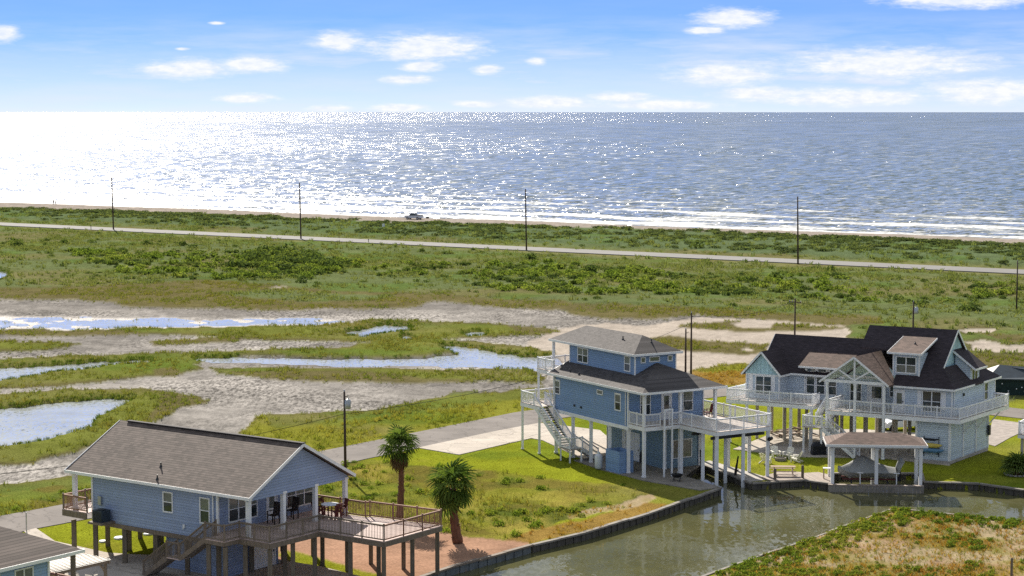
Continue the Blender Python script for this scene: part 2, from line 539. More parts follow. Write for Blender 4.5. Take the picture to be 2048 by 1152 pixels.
def inpoly(X, Y, poly):
    P = np.array(poly, float)
    out = np.zeros(X.shape, bool)
    bb = (X >= P[:, 0].min()) & (X <= P[:, 0].max()) & (Y >= P[:, 1].min()) & (Y <= P[:, 1].max())
    x = X[bb]; y = Y[bb]; ins = np.zeros(x.shape, bool)
    n = len(P)
    for i in range(n):
        x0, y0 = P[i]; x1, y1 = P[(i + 1) % n]
        if y0 == y1: continue
        c = ((y0 > y) != (y1 > y)) & (x < (x1 - x0) * (y - y0) / (y1 - y0) + x0)
        ins ^= c
    out[bb] = ins
    return out
def blur(a, n):
    for _ in range(n):
        b = a.copy()
        b[1:-1] = (a[:-2] + a[2:] + 2 * a[1:-1]) / 4
        a = b.copy()
        a[:, 1:-1] = (b[:, :-2] + b[:, 2:] + 2 * b[:, 1:-1]) / 4
    return a

SEA_Z, MARSH_Z, CANAL_Z = -1.5, -0.30, -0.58
cols = np.concatenate([np.array([-14000, -9000, -5500, -3200, -1800, -1000, -700]), np.arange(-520, 2570, 2.4), np.array([2750, 3050, 3850, 5250, 7550, 11000, 16000])])
rows_py = np.arange(396.0, 1185.0, 2.0)
def depth_y(py):
    v = (576.0 - py) / FPX
    return CAMH * (CP + v * SP) / (SP - v * CP)
ys = np.concatenate([np.array([2500.0, 1400.0, 950.0, 800.0]), depth_y(rows_py), np.array([98.0, 88.0, 74.0, 52.0, 20.0, -60.0])])
NR, NC = len(ys), len(cols)
fd = np.maximum(ys, 60.0) * CP + CAMH * SP
GX = (cols[None, :] - 1024.0) / FPX * fd[:, None]
GY = np.repeat(ys[:, None], NC, 1)
PX = np.repeat(cols[None, :], NR, 0)
pyr = 576.0 - FPX * (ys * SP - CAMH * CP) / np.maximum(ys * CP + CAMH * SP, 5.0)
PY = np.repeat(pyr[:, None], NC, 1)
sc_ = np.clip((PY - HORIZON) / 500.0, 0.2, 1.6)
wx_ = (fbm(GX * 0.11, GY * 0.11, 4, 3) - 0.5) * 46 * sc_ + (fbm(GX * 0.6, GY * 0.6, 3, 23) - 0.5) * 14 * sc_
wy_ = (fbm(GX * 0.11, GY * 0.11, 4, 7) - 0.5) * 12 * sc_ + (fbm(GX * 0.6, GY * 0.6, 3, 27) - 0.5) * 4 * sc_
QX, QY = PX + wx_, PY + wy_

(Z_FIELD, Z_MUD, Z_SAND, Z_MARSH, Z_BROWN, Z_LAWN, Z_ROUGH, Z_ORANGE, Z_DIRT, Z_BEACH, Z_DUNE, Z_POND, Z_VERGE, Z_CANAL, Z_LOT, Z_WETMUD) = range(16)
BIG = 20000
ZP = [  # painted in order, photo pixels; True = natural ragged edge
    (Z_BEACH, [(-BIG, 200), (BIG, 200), (BIG, 900), (2048, 494), (1800, 484), (1600, 476), (1400, 466), (1200, 460), (1040, 457), (850, 450), (700, 444), (500, 436), (200, 426), (0, 418), (-BIG, 300)], True),
    (Z_DUNE, [(-BIG, 300), (0, 418), (200, 426), (500, 436), (700, 444), (850, 450), (1040, 457), (1200, 460), (1400, 466), (1600, 476), (1800, 484), (2048, 494), (BIG, 900), (BIG, 1000), (2048, 533), (1500, 510), (1000, 484), (500, 460), (0, 438), (-BIG, 320)], True),
    (Z_BROWN, [(-3000, 575), (0, 578), (120, 574), (260, 566), (420, 560), (560, 574), (700, 582), (850, 586), (1000, 598), (1150, 606), (1350, 612), (1600, 626), (1760, 634), (1760, 700), (1300, 660), (860, 640), (0, 620), (-3000, 620)], True),
    (Z_FIELD, [(430, 586), (560, 580), (700, 588), (800, 592), (720, 602), (560, 602)], True),
    # the tidal flat
    (Z_MUD, [(-3000, 590), (0, 596), (160, 598), (220, 604), (260, 613), (400, 616), (700, 617), (830, 611), (865, 599), (885, 600), (940, 608), (1000, 615), (1130, 618), (1140, 626), (1200, 634), (1300, 636), (1395, 627), (1450, 632), (1550, 640), (1700, 652), (1725, 680), (1710, 760), (1440, 800), (1060, 830), (1060, 775), (900, 782), (850, 800), (700, 823), (534, 834), (512, 870), (400, 900), (130, 960), (0, 975), (-3000, 1100)], True),
    (Z_SAND, [(1040, 690), (1130, 650), (1220, 642), (1300, 650), (1395, 630), (1550, 640), (1700, 652), (1720, 685), (1700, 740), (1500, 760), (1360, 740), (1080, 742)], True),
    (Z_SAND, [(1365, 655), (1450, 662), (1600, 655), (1700, 660), (1720, 690), (1380, 690)], True),
    (Z_WETMUD, [(-600, 628), (0, 628), (300, 632), (640, 634), (760, 642), (700, 656), (300, 660), (-600, 662)], True),
    # marsh grass strips and islands
    (Z_BROWN, [(-3000, 658), (0, 658), (200, 657), (260, 655), (420, 660), (250, 672), (0, 670), (-3000, 672)], True),
    (Z_MARSH, [(230, 660), (300, 654), (480, 653), (640, 648), (680, 644), (760, 636), (830, 640), (920, 642), (1010, 645), (1085, 652), (1118, 660), (1085, 667), (1000, 673), (900, 679), (780, 684), (640, 681), (560, 677), (420, 672), (300, 668)], True),
    (Z_BROWN, [(1010, 646), (1085, 652), (1122, 659), (1085, 667), (1030, 667)], True),
    (Z_MARSH, [(-3000, 684), (0, 682), (80, 680), (160, 685), (120, 694), (40, 701), (-3000, 704)], True),
    (Z_BROWN, [(290, 680), (380, 676), (470, 671), (508, 674), (470, 681), (380, 688), (310, 690)], True),
    (Z_MARSH, [(715, 686), (800, 681), (880, 681), (1000, 688), (1075, 698), (1110, 706), (1100, 716), (1060, 712), (960, 696), (900, 690), (930, 704), (860, 712), (740, 711), (500, 709), (420, 716), (400, 730), (430, 735), (1060, 735), (1085, 750), (1085, 768), (1000, 760), (800, 755), (600, 757), (500, 752), (455, 742), (430, 733), (330, 745), (250, 756), (130, 768), (0, 777), (-3000, 800), (-3000, 740), (0, 718), (120, 713), (250, 708), (320, 704), (420, 701), (560, 698), (700, 696)], True),
    (Z_BROWN, [(460, 738), (560, 745), (700, 742), (850, 752), (1000, 762), (840, 762), (620, 760), (520, 756)], True),
    (Z_BROWN, [(305, 738), (345, 733), (372, 742), (345, 751), (312, 750)], True),
    (Z_MARSH, [(-3000, 800), (0, 790), (140, 777), (280, 775), (330, 780), (400, 790), (417, 801), (360, 815), (330, 832), (280, 850), (220, 870), (150, 900), (60, 925), (0, 930), (-3000, 1000)], True),
    (Z_BROWN, [(330, 782), (417, 797), (415, 806), (350, 818), (290, 842), (320, 808)], True),
    (Z_MARSH, [(-3000, 1005), (0, 968), (100, 955), (180, 945), (200, 985), (0, 1010), (-3000, 1090)], True),
    # roadside meadow along the street
    (Z_ROUGH, [(-3000, 1110), (0, 985), (180, 965), (440, 900), (490, 868), (534, 830), (640, 824), (760, 812), (850, 792), (960, 782), (1060, 772), (1110, 780), (1110, 830), (980, 842), (760, 886), (600, 930), (130, 1018), (0, 1042), (-3000, 1400)], True),
    (Z_MARSH, [(534, 830), (640, 824), (760, 812), (850, 792), (960, 782), (1060, 772), (1095, 790), (950, 806), (800, 826), (640, 846), (560, 860)], True),
    # islands in the sand behind the blue houses
    (Z_BROWN, [(1362, 652), (1400, 645), (1470, 641), (1560, 647), (1640, 650), (1700, 655), (1600, 659), (1470, 661), (1390, 657)], True),
    (Z_SAND, [(1460, 645), (1500, 642), (1545, 646), (1540, 654), (1480, 654)], True),
    (Z_BROWN, [(1330, 668), (1400, 680), (1490, 681), (1545, 692), (1530, 704), (1480, 711), (1400, 707), (1340, 700), (1280, 680)], True),
    (Z_SAND, [(1480, 699), (1505, 697), (1510, 702), (1486, 704)], True),
    (Z_ORANGE, [(1385, 744), (1420, 734), (1490, 728), (1530, 740), (1530, 775), (1440, 772), (1390, 760)], True),
    (Z_ROUGH, [(1385, 742), (1420, 732), (1490, 727), (1520, 735), (1420, 748)], True),
    (Z_FIELD, [(1690, 652), (2600, 640), (2600, 820), (1950, 800), (1700, 740)], True),
    (Z_SAND, [(1925, 662), (1960, 658), (1998, 660), (1990, 667), (1930, 668)], True),
    (Z_SAND, [(1915, 682), (1960, 678), (2000, 688), (2100, 688), (2300, 692), (2300, 706), (2040, 704), (1940, 700)], True),
    (Z_BROWN, [(1960, 668), (2120, 672), (2120, 684), (2010, 685)], True),
    (Z_BROWN, [(1930, 704), (2150, 710), (2150, 740), (1940, 740)], True),
    # the lots on this side of the street
    (Z_LAWN, [(-3000, 1600), (-3000, 1420), (0, 1050), (130, 1030), (680, 926), (980, 864), (1100, 840), (1440, 790), (1640, 770), (2048, 770), (3000, 740), (6000, 900), (6000, 4000), (-3000, 4000)], False),
    (Z_FIELD, [(1440, 790), (1700, 745), (2048, 740), (2048, 790), (1980, 822), (1480, 800)], True),
    (Z_LAWN, [(1380, 800), (1480, 800), (1980, 815), (2300, 800), (2300, 1000), (1380, 1000)], True),
    (Z_ROUGH, [(620, 945), (720, 918), (820, 930), (930, 935), (1010, 940), (1100, 960), (1200, 970), (1290, 985), (1290, 1000), (1210, 1012), (1100, 1060), (1040, 1090), (960, 1085), (880, 1075), (780, 1045), (640, 1040)], True),
    (Z_ORANGE, [(1010, 1088), (1090, 1058), (1180, 1040), (1230, 1018), (1290, 1000), (1345, 1003), (1345, 1012), (1290, 1030), (1170, 1066), (1060, 1090)], True),
    (Z_LOT, [(1140, 1030), (1180, 1015), (1230, 1004), (1290, 984), (1310, 992), (1260, 1010), (1200, 1024), (1150, 1036)], True),
    (Z_DIRT, [(560, 1075), (700, 1060), (800, 1058), (880, 1066), (960, 1078), (1050, 1086), (1058, 1092), (900, 1138), (820, 1165), (760, 1240), (560, 1240)], True),
    (Z_LAWN, [(566, 1102), (600, 1105), (690, 1135), (760, 1152), (760, 1175), (680, 1150), (566, 1118)], True),
    (Z_LOT, [(1784, 1016), (2048, 1042), (3000, 1150), (3000, 4000), (1100, 4000), (1430, 1150), (1591, 1088)], False),
    # water
    (Z_POND, [(-900, 850), (-400, 828), (0, 813), (100, 801), (200, 795), (262, 794), (245, 806), (185, 832), (175, 846), (100, 866), (0, 894), (-400, 990), (-900, 1100)], True),
    (Z_POND, [(-600, 745), (0, 735), (150, 727), (300, 719), (320, 721), (230, 728), (120, 739), (0, 755), (-600, 800)], True),
    (Z_POND, [(395, 713), (450, 711), (560, 713), (700, 714), (850, 715), (928, 707), (885, 692), (900, 690), (960, 696), (1050, 708), (1110, 714), (1110, 738), (950, 727), (700, 724), (480, 720), (400, 717)], True),
    (Z_POND, [(690, 663), (740, 655), (765, 648), (800, 652), (828, 656), (790, 661), (740, 667), (715, 669)], True),
    (Z_POND, [(920, 662), (945, 658), (972, 662), (950, 668), (928, 667)], True),
    (Z_POND, [(785, 672), (810, 670), (822, 673), (800, 675)], True),
    (Z_POND, [(-500, 530), (0, 539), (20, 549), (0, 557), (-500, 570)], True),
    (Z_SAND, [(528, 577), (550, 574), (572, 576), (550, 579)], True),
]
CANAL = [(700, 1200), (900, 1135), (1060, 1090), (1170, 1065), (1296, 1027), (1348, 1009), (1441, 976),  # left bank
         (1364, 953), (1401, 927), (1503, 966),                                                       # slip under the deck
         (1607, 960), (1662, 968), (1664, 947), (1842, 946), (1846, 963), (1958, 967), (2048, 980), (2600, 1060), (2600, 1110),
         (2048, 1043), (1784, 1018), (1591, 1089), (1480, 1126), (1200, 1230)]
zone = np.full(GX.shape, Z_FIELD, np.int32)
for code, poly, rag in ZP:
    zone[inpoly(QX if rag else PX, QY if rag else PY, poly)] = code
canal_m = inpoly(PX, PY, CANAL)
# highway verge
HW_A, HW_B = gpt(-1200, 393.5, 0.2), gpt(3000, 590.5, 0.2)
HW_A, HW_B = gpt(0, 448.5, 0.2), gpt(2048, 544.5, 0.2)
hwd = (HW_B - HW_A).normalized()
hwdist = np.abs((GX - HW_A.x) * (-hwd.y) + (GY - HW_A.y) * hwd.x)
zone[(hwdist < 9.0 + 5 * (fbm(GX * 0.05, GY * 0.05, 3, 31) - 0.3))] = Z_VERGE
# street corridor stays flat
STREET = [(-900, 1270), (0, 1052), (140, 1026), (400, 974), (680, 912), (980, 851), (1070, 832), (1240, 807), (1420, 786), (1600, 778), (1800, 790), (1990, 822), (2200, 845)]
STW = [gpt(px, py) for px, py in STREET]
def polydist(pts):
    dd = np.full(GX.shape, 1e9)
    for p0, p1 in zip(pts[:-1], pts[1:]):
        ax, ay = p1.x - p0.x, p1.y - p0.y
        tt = np.clip(((GX - p0.x) * ax + (GY - p0.y) * ay) / (ax * ax + ay * ay), 0, 1)
        dd = np.minimum(dd, np.hypot(GX - p0.x - tt * ax, GY - p0.y - tt * ay))
    return dd
st_d = polydist(STW)
zone[(st_d < 5.0) & (zone != Z_LAWN)] = Z_ROUGH
# shoreline
SH = [gpt(px, py, SEA_Z) for px, py in ((-2500, 320), (0, 405), (220, 412), (600, 426), (850, 436), (1000, 441), (1300, 453), (1600, 463), (2048, 478), (4000, 545))]
shx = np.array([p.x for p in SH]); shy = np.array([p.y for p in SH])
shore_y = np.interp(GX, shx, shy)
slope_c = 0.80
shore_d = (shore_y - GY) * slope_c + (fbm(GX * 0.03, GY * 0.03, 3, 41) - 0.5) * 10   # metres inland
BASEZ = {Z_FIELD: .12, Z_MUD: -.20, Z_SAND: -.10, Z_MARSH: .02, Z_BROWN: -.05, Z_LAWN: 0., Z_ROUGH: .0, Z_ORANGE: .0, Z_DIRT: 0., Z_BEACH: .3, Z_DUNE: .35, Z_POND: -.75, Z_VERGE: .15, Z_CANAL: -2.5, Z_LOT: 0., Z_WETMUD: -.335}
lut = np.array([BASEZ[i] for i in range(16)])
GZ = blur(lut[zone], 3)
nat = np.isin(zone, (Z_FIELD, Z_MUD, Z_MARSH, Z_BROWN, Z_DUNE)).astype(float)
nat = blur(nat, 3)
GZ += nat * (fbm(GX * 0.13, GY * 0.13, 4, 51) - 0.5) * 0.16
GZ += blur((zone == Z_WETMUD).astype(float), 3) * (fbm(GX * 0.35, GY * 0.35, 4, 53) - 0.44) * 0.20
dune = blur((zone == Z_DUNE).astype(float), 4)
GZ += dune * fbm(GX * 0.045, GY * 0.045, 4, 57) * 0.8
bz = np.clip(SEA_Z + shore_d * 0.065, -7.0, 3.0)
GZ = np.where(GY > 300, np.minimum(GZ, bz), GZ)
GZ = np.where(st_d < 5.5, np.minimum(GZ, 0.01), GZ)
GZ = np.where(canal_m, -2.4, GZ)

PAL = {  # albedo, with a little blue put into the field for haze
    Z_FIELD: (.124, .150, .062), Z_MUD: (.268, .248, .226), Z_SAND: (.38, .33, .28), Z_MARSH: (.150, .165, .036), Z_BROWN: (.138, .120, .052),
    Z_LAWN: (.222, .245, .020), Z_ROUGH: (.200, .200, .030), Z_ORANGE: (.255, .165, .045), Z_DIRT: (.36, .215, .145), Z_BEACH: (.30, .26, .225), Z_DUNE: (.110, .145, .070),
    Z_POND: (.07, .06, .045), Z_VERGE: (.175, .175, .070), Z_CANAL: (.05, .05, .03), Z_LOT: (.40, .32, .235), Z_WETMUD: (.20, .175, .155)}
pal = np.array([PAL[i] for i in range(16)])
C = pal[zone]
for k in range(3): C[..., k] = blur(C[..., k], 1)
n1 = fbm(GX * 0.05, GY * 0.05, 4, 61); n2 = fbm(GX * 0.35, GY * 0.35, 4, 63); n3 = fbm(GX * 1.3, GY * 1.3, 3, 67)
veg = np.isin(zone, (Z_FIELD, Z_MARSH, Z_LAWN, Z_ROUGH, Z_DUNE, Z_VERGE)).astype(float)
# dry, lush and rusty patches in the grass
dry = np.clip((n1 - 0.50) * 5, 0, 1) * veg * (np.isin(zone, (Z_FIELD, Z_MARSH, Z_ROUGH, Z_VERGE)) + .7 * (zone == Z_LAWN))
C = C * (1 - 0.65 * dry[..., None]) + np.array((.175, .150, .066)) * (0.65 * dry[..., None])
lush = np.clip((fbm(GX * 0.09 + 40, GY * 0.09, 4, 71) - 0.54) * 6, 0, 1) * veg
C = C * (1 - 0.5 * lush[..., None]) + np.array((.085, .150, .022)) * (0.5 * lush[..., None])
# the unmown lot is a patchwork of straw, dark weeds and fresh grass
rgm = (zone == Z_ROUGH) * (GY < 182)
q1 = np.clip((fbm(GX * .28, GY * .22, 4, 111) - .50) * 7, 0, 1) * rgm
q2 = np.clip((fbm(GX * .33 + 5, GY * .26, 4, 113) - .52) * 7, 0, 1) * rgm
q3 = np.clip((fbm(GX * .24 - 8, GY * .2, 4, 115) - .54) * 7, 0, 1) * (rgm + .4 * (zone == Z_LAWN) * (GY < 182))
for q_, c_, k_ in ((q1, (.135, .105, .030), .7), (q2, (.075, .105, .022), .65), (q3, (.30, .25, .055), .6)):
    C = C * (1 - k_ * q_[..., None]) + np.array(c_) * (k_ * q_[..., None])
# marsh plants brown off towards the mud
mudm = blur(np.isin(zone, (Z_MUD, Z_SAND, Z_WETMUD)).astype(float), 7)
rim = np.clip(mudm * 2.4, 0, 1) * np.isin(zone, (Z_MARSH, Z_FIELD, Z_ROUGH)) * (GY > 160)
C = C * (1 - 0.75 * rim[..., None]) + np.array((.110, .088, .042)) * (0.75 * rim[..., None])
# foreground lot: weeds over pale soil
lotm = (zone == Z_LOT)
w1 = np.clip((fbm(GX * 0.22, GY * 0.22, 4, 81) - 0.36) * 6, 0, 1)
w2 = np.clip((fbm(GX * 0.30 + 9, GY * 0.30, 4, 83) - 0.50) * 7, 0, 1)
w1 = np.clip(w1 + .25, 0, 1)
lc = np.array((.35, .27, .185)) * (1 - w1[..., None]) + np.array((.22, .185, .055)) * w1[..., None]
lc = lc * (1 - 0.8 * w2[..., None]) + np.array((.26, .13, .075)) * (0.8 * w2[..., None]) * 0.5 + lc * 0.4 * w2[..., None]
C = np.where((lotm & (PX > 1000))[..., None], lc, C)
mott = np.where(np.isin(zone, (Z_MUD, Z_WETMUD)), 1.0, 0.6)
C = C * (1 + mott[..., None] * ((n2 - 0.5) * 0.75 + (n3 - 0.5) * 0.55)[..., None])
# damp mud is darker low down, dry crust pale
C = np.where((zone == Z_MUD)[..., None], C * (0.80 + 0.65 * np.clip((n1 - 0.35) * 2.2, 0, 1))[..., None], C)
pr_ = np.clip(blur((zone == Z_POND).astype(float), 5) * 3.0, 0, 1) * np.isin(zone, (Z_MUD, Z_WETMUD, Z_SAND))
C = C * (1 - 0.45 * pr_[..., None])
wet = np.clip((12 - shore_d) / 12, 0, 1) * (zone == Z_BEACH)
C = C * (1 - 0.45 * wet[..., None])
C = np.clip(C, 0.01, 0.8)

me = bpy.data.meshes.new('ground')
co = np.stack([GX, GY, GZ], -1).reshape(-1, 3).astype(np.float32)
me.vertices.add(NR * NC)
me.vertices.foreach_set('co', co.ravel())
idx = np.arange(NR * NC).reshape(NR, NC)
q = np.stack([idx[1:, :-1], idx[1:, 1:], idx[:-1, 1:], idx[:-1, :-1]], -1).reshape(-1, 4)
me.loops.add(q.size)
me.loops.foreach_set('vertex_index', q.ravel().astype(np.int32))
me.polygons.add(len(q))
me.polygons.foreach_set('loop_start', np.arange(0, q.size, 4, dtype=np.int32))
me.polygons.foreach_set('use_smooth', np.ones(len(q), bool))
me.update(calc_edges=True)
ca = me.color_attributes.new('soil', 'FLOAT_COLOR', 'POINT')
ca.data.foreach_set('color', np.concatenate([C.reshape(-1, 3), np.ones((NR * NC, 1))], 1).astype(np.float32).ravel())
za = me.color_attributes.new('cover', 'FLOAT_COLOR', 'POINT')
mm = blur(np.isin(zone, (Z_MUD, Z_WETMUD)).astype(float), 1)
wm = blur(np.clip((zone == Z_WETMUD).astype(float) + wet, 0, 1), 2)
vm = blur(np.isin(zone, (Z_FIELD, Z_MARSH, Z_BROWN, Z_ROUGH, Z_LAWN, Z_ORANGE, Z_DUNE, Z_VERGE)).astype(float), 1)
za.data.foreach_set('color', np.stack([mm, wm, vm, np.ones_like(mm)], -1).reshape(-1, 4).astype(np.float32).ravel())

mt, t, b = new_mat('ground_cover')
p = POS(t)
soil = t.add('ShaderNodeVertexColor', layer_name='soil').outputs[0]
cov = t.add('ShaderNodeSeparateColor'); t.put(cov.inputs[0], t.add('ShaderNodeVertexColor', layer_name='cover').outputs[0])
mud, wetc, vegc = cov.outputs[0], cov.outputs[1], cov.outputs[2]
f1 = t.noise(p, 5.0, 4.0, 0.65)
f2 = t.noise(p, 1.4, 4.0, 0.7)
clod = t.noise(t.vmath('MULTIPLY', p, (2.4, 0.75, 1.0)), 1.0, 4.0, 0.8)
patchy = t.map(t.noise(p, 0.045, 3.0, 0.5), 0.42, 0.58, 0.15, 1.0)
k = t.map(f1, 0.3, 0.7, 0.72, 1.28)
c1 = t.mix(1.0, soil, t.comb(k, k, k), 'MULTIPLY')
kc = t.map(clod, 0.40, 0.58, 0.42, 1.35)
kc = t.math('ADD', t.math('MULTIPLY', kc, patchy), t.math('SUBTRACT', 1.0, patchy))
c2 = t.mix(1.0, soil, t.comb(kc, kc, kc), 'MULTIPLY')
cc = t.mix(mud, c1, c2)
blade = t.noise(t.vmath('MULTIPLY', p, (9.0, 4.0, 1.0)), 1.0, 3.0, 0.7)
kb = t.map(blade, 0.32, 0.68, 0.66, 1.3)
cc = t.mix(vegc, cc, t.mix(1.0, cc, t.comb(kb, kb, kb), 'MULTIPLY'))
t.put(b.inputs['Base Color'], cc)
t.put(b.inputs['Roughness'], t.map(wetc, 0.0, 1.0, 1.0, 0.6))
t.put(b.inputs['Specular IOR Level'], t.map(wetc, 0.0, 1.0, 0.0, 0.12))
bn = t.add('ShaderNodeBump'); bn.inputs['Strength'].default_value = 0.9; bn.inputs['Distance'].default_value = 0.22
hgt_ = t.math('ADD', t.math('MULTIPLY', blade, t.math('MULTIPLY', vegc, 0.55)), t.math('MULTIPLY', clod, t.math('MULTIPLY', mud, 0.9)))
hgt_ = t.math('ADD', hgt_, t.math('MULTIPLY', f2, 0.35))
t.put(bn.inputs['Height'], hgt_)
t.put(b.inputs['Normal'], bn.outputs[0])
me.materials.append(mt)
ground = bpy.data.objects.new('ground', me)
COL.objects.link(ground)
tag(ground, kind='structure')

def ground_z(x, y):
    f_ = max(y, 60.0) * CP + CAMH * SP
    c_ = 1024.0 + FPX * x / f_
    j = int(np.clip(np.searchsorted(cols, c_), 0, NC - 1)); i = int(np.argmin(np.abs(ys - y)))
    return float(GZ[i, j])
def gat(px, py):
    q_ = gpt(px, py, 0.0); q_.z = ground_z(q_.x, q_.y)
    return q_

# ---------------------------------------------------------------- roads, drives and slabs
M['asphalt'] = plain('worn_asphalt', (0.215, 0.19, 0.172), 0.9, 0.16, 0.35, bump=0.3)
def paving(name, col):
    mt, t, b = new_mat(name)
    p = POS(t)
    n = t.noise(p, 0.25, 6.0, 0.65)
    c = t.ramp(n, [(0.3, tuple(q * .82 for q in col)), (0.7, tuple(q * 1.16 for q in col))])
    pt = t.map(t.noise(p, 0.11, 2.0, 0.5), 0.58, 0.60, 0.0, 0.28)
    c = t.mix(pt, c, tuple(q * .6 for q in col))
    vo = t.add('ShaderNodeTexVoronoi', feature='DISTANCE_TO_EDGE'); vo.inputs['Scale'].default_value = 0.34
    t.put(vo.inputs['Vector'], t.vmath('ADD', p, t.vmath('MULTIPLY', t.noise(p, 1.2, 3.0, out=1), (1.4, 1.4, 0))))  # bluish haze mixed into the blade colours
    c = t.mix(t.map(vo.outputs['Distance'], 0.0, 0.022, 0.6, 0.0), c, tuple(q * .35 for q in col))
    t.put(b.inputs['Base Color'], c); b.inputs['Roughness'].default_value = 0.9; b.inputs['Specular IOR Level'].default_value = 0.1  # leaf colours carry a little blue for haze
    return mt
M['asphalt'] = paving('worn_asphalt', (0.205, 0.182, 0.166))
M['highway'] = plain('bleached_asphalt', (0.19, 0.182, 0.172), 0.9, 0.10, 0.05)
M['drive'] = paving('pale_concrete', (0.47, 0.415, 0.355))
M['gravel'] = plain('gravel_drive', (0.33, 0.285, 0.25), 0.95, 0.3, 1.5, bump=0.5)
mb = MB()
hw_w = 4.9
nrm = Vector((-hwd.y, hwd.x, 0))
a_, b_ = HW_A - hwd * 2500, HW_B + hwd * 2500
mb.slab([a_ - nrm * hw_w + Vector((0, 0, .12)), b_ - nrm * hw_w + Vector((0, 0, .12)), b_ + nrm * hw_w + Vector((0, 0, .12)), a_ + nrm * hw_w + Vector((0, 0, .12))], 0.2)
tag(mb.build('highway', M['highway']), kind='structure')
def strip(pts, wdt, z, th=0.08):
    L, R_ = [], []
    for i, p_ in enumerate(pts):
        d = (pts[min(i + 1, len(pts) - 1)] - pts[max(i - 1, 0)]); d.z = 0; d.normalize()
        nn = Vector((-d.y, d.x, 0)) * wdt / 2
        L.append(Vector((p_.x, p_.y, z)) + nn); R_.append(Vector((p_.x, p_.y, z)) - nn)
    mb = MB()
    for i in range(len(pts) - 1):
        mb.slab([L[i], R_[i], R_[i + 1], L[i + 1]], th)
    return mb
tag(strip(STW, 6.0, 0.05).build('street', M['asphalt']), kind='structure')
def flat(name, pix, z, mat, th=0.12):
    mb = MB(); mb.slab([gpt(px, py, z) for px, py in pix], th)
    return tag(mb.build(name, mat), kind='structure')
flat('driveway', [(836, 895), (985, 863), (1080, 845), (1200, 860), (1262, 915), (1180, 925), (1085, 880), (1062, 876), (918, 909)], 0.06, M['drive'])
flat('driveway', [(48, 1062), (72, 1056), (110, 1082), (160, 1093), (215, 1105), (300, 1110), (400, 1085), (480, 1100), (560, 1120), (640, 1132), (720, 1152), (760, 1180), (500, 1260), (150, 1260), (100, 1110)], 0.055, M['drive'])
flat('driveway', [(1985, 838), (2048, 846), (2300, 862), (2300, 890), (2048, 862), (2020, 875), (1990, 892), (1975, 888)], 0.045, M['gravel'])
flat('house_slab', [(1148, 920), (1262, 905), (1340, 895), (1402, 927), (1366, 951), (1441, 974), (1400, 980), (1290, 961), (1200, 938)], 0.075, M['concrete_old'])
flat('house_slab', [(1466, 898), (1560, 860), (1720, 858), (1870, 868), (1900, 930), (1760, 915), (1600, 913)], 0.07, M['drive'])
flat('path', [(1400, 924), (1420, 921), (1544, 957), (1500, 963)], 0.06, M['concrete'])

# ---------------------------------------------------------------- water
def water_mat(name, deep, rough, bscale, bstr, stretch=(1, 1, 1), spec=0.5, dist=0.05, foam_glint=False):
    mt, t, b = new_mat(name)
    p = POS(t)
    n = t.noise(t.vmath('MULTIPLY', p, stretch), bscale, 6.0, 0.62)
    bn = None
    # ripple facets on top of a slow swell
    rp = t.noise(t.vmath('MULTIPLY', p, (bscale * 1.5, bscale * 0.8, 1)), 1.0, 3.0, 0.6, out=1)
    calm = t.map(t.noise(p, 0.09, 3.0, 0.5), 0.35, 0.65, 0.35, 1.25)
    rx, ry, rz = t.xyz(t.vmath('SUBTRACT', rp, (0.5, 0.5, 0.5)))
    t.put(b.inputs['Normal'], t.vmath('NORMALIZE', t.comb(t.math('MULTIPLY', rx, t.math('MULTIPLY', calm, bstr)), t.math('MULTIPLY', ry, t.math('MULTIPLY', calm, bstr)), 1.0)))
    silt = t.map(t.noise(p, 0.16, 4.0, 0.6), 0.3, 0.7, 0.8, 1.2)
    t.put(b.inputs['Base Color'], t.mix(1.0, (*deep, 1), t.comb(silt, silt, silt), 'MULTIPLY'))
    b.inputs['Roughness'].default_value = rough
    b.inputs['IOR'].default_value = 1.333
    b.inputs['Specular IOR Level'].default_value = spec
    return mt, t, b, p, bn
M['marsh_water'], *_ = water_mat('marsh_water', (0.36, 0.38, 0.385), 0.08, 1.6, 0.42)
M['canal_water'], *_ = water_mat('canal_water', (0.098, 0.096, 0.042), 0.04, 1.5, 0.16)
mb = MB()
mb.raw([gpt(-3000, 520, MARSH_Z), gpt(3000, 520, MARSH_Z), gpt(2300, 770, MARSH_Z), gpt(1500, 770, MARSH_Z), gpt(900, 830, MARSH_Z), gpt(-100, 990, MARSH_Z), gpt(-3000, 1250, MARSH_Z)], [tuple(range(7))])
tag(mb.build('marsh_water', M['marsh_water'], fix=False), kind='structure')
mb = MB()
mb.raw([(-40, 95, CANAL_Z), (90, 95, CANAL_Z), (90, 172, CANAL_Z), (12, 172, CANAL_Z), (-12, 145, CANAL_Z)], [(0, 1, 2, 3, 4)])
tag(mb.build('canal_water', M['canal_water'], fix=False), kind='structure')

# open sea
mt, t, b = new_mat('sea_water')
p = POS(t)
x, y, z = t.xyz(p)
sdirx, sdiry = (SH[8] - SH[1]).normalized().xy
along = t.math('ADD', t.math('MULTIPLY', x, sdirx), t.math('MULTIPLY', y, sdiry))
outw = t.math('SUBTRACT', t.math('ADD', t.math('MULTIPLY', x, -sdiry), t.math('MULTIPLY', y, sdirx)), (-sdiry * SH[5].x + sdirx * SH[5].y))
sv = t.comb(along, outw, 0.0)
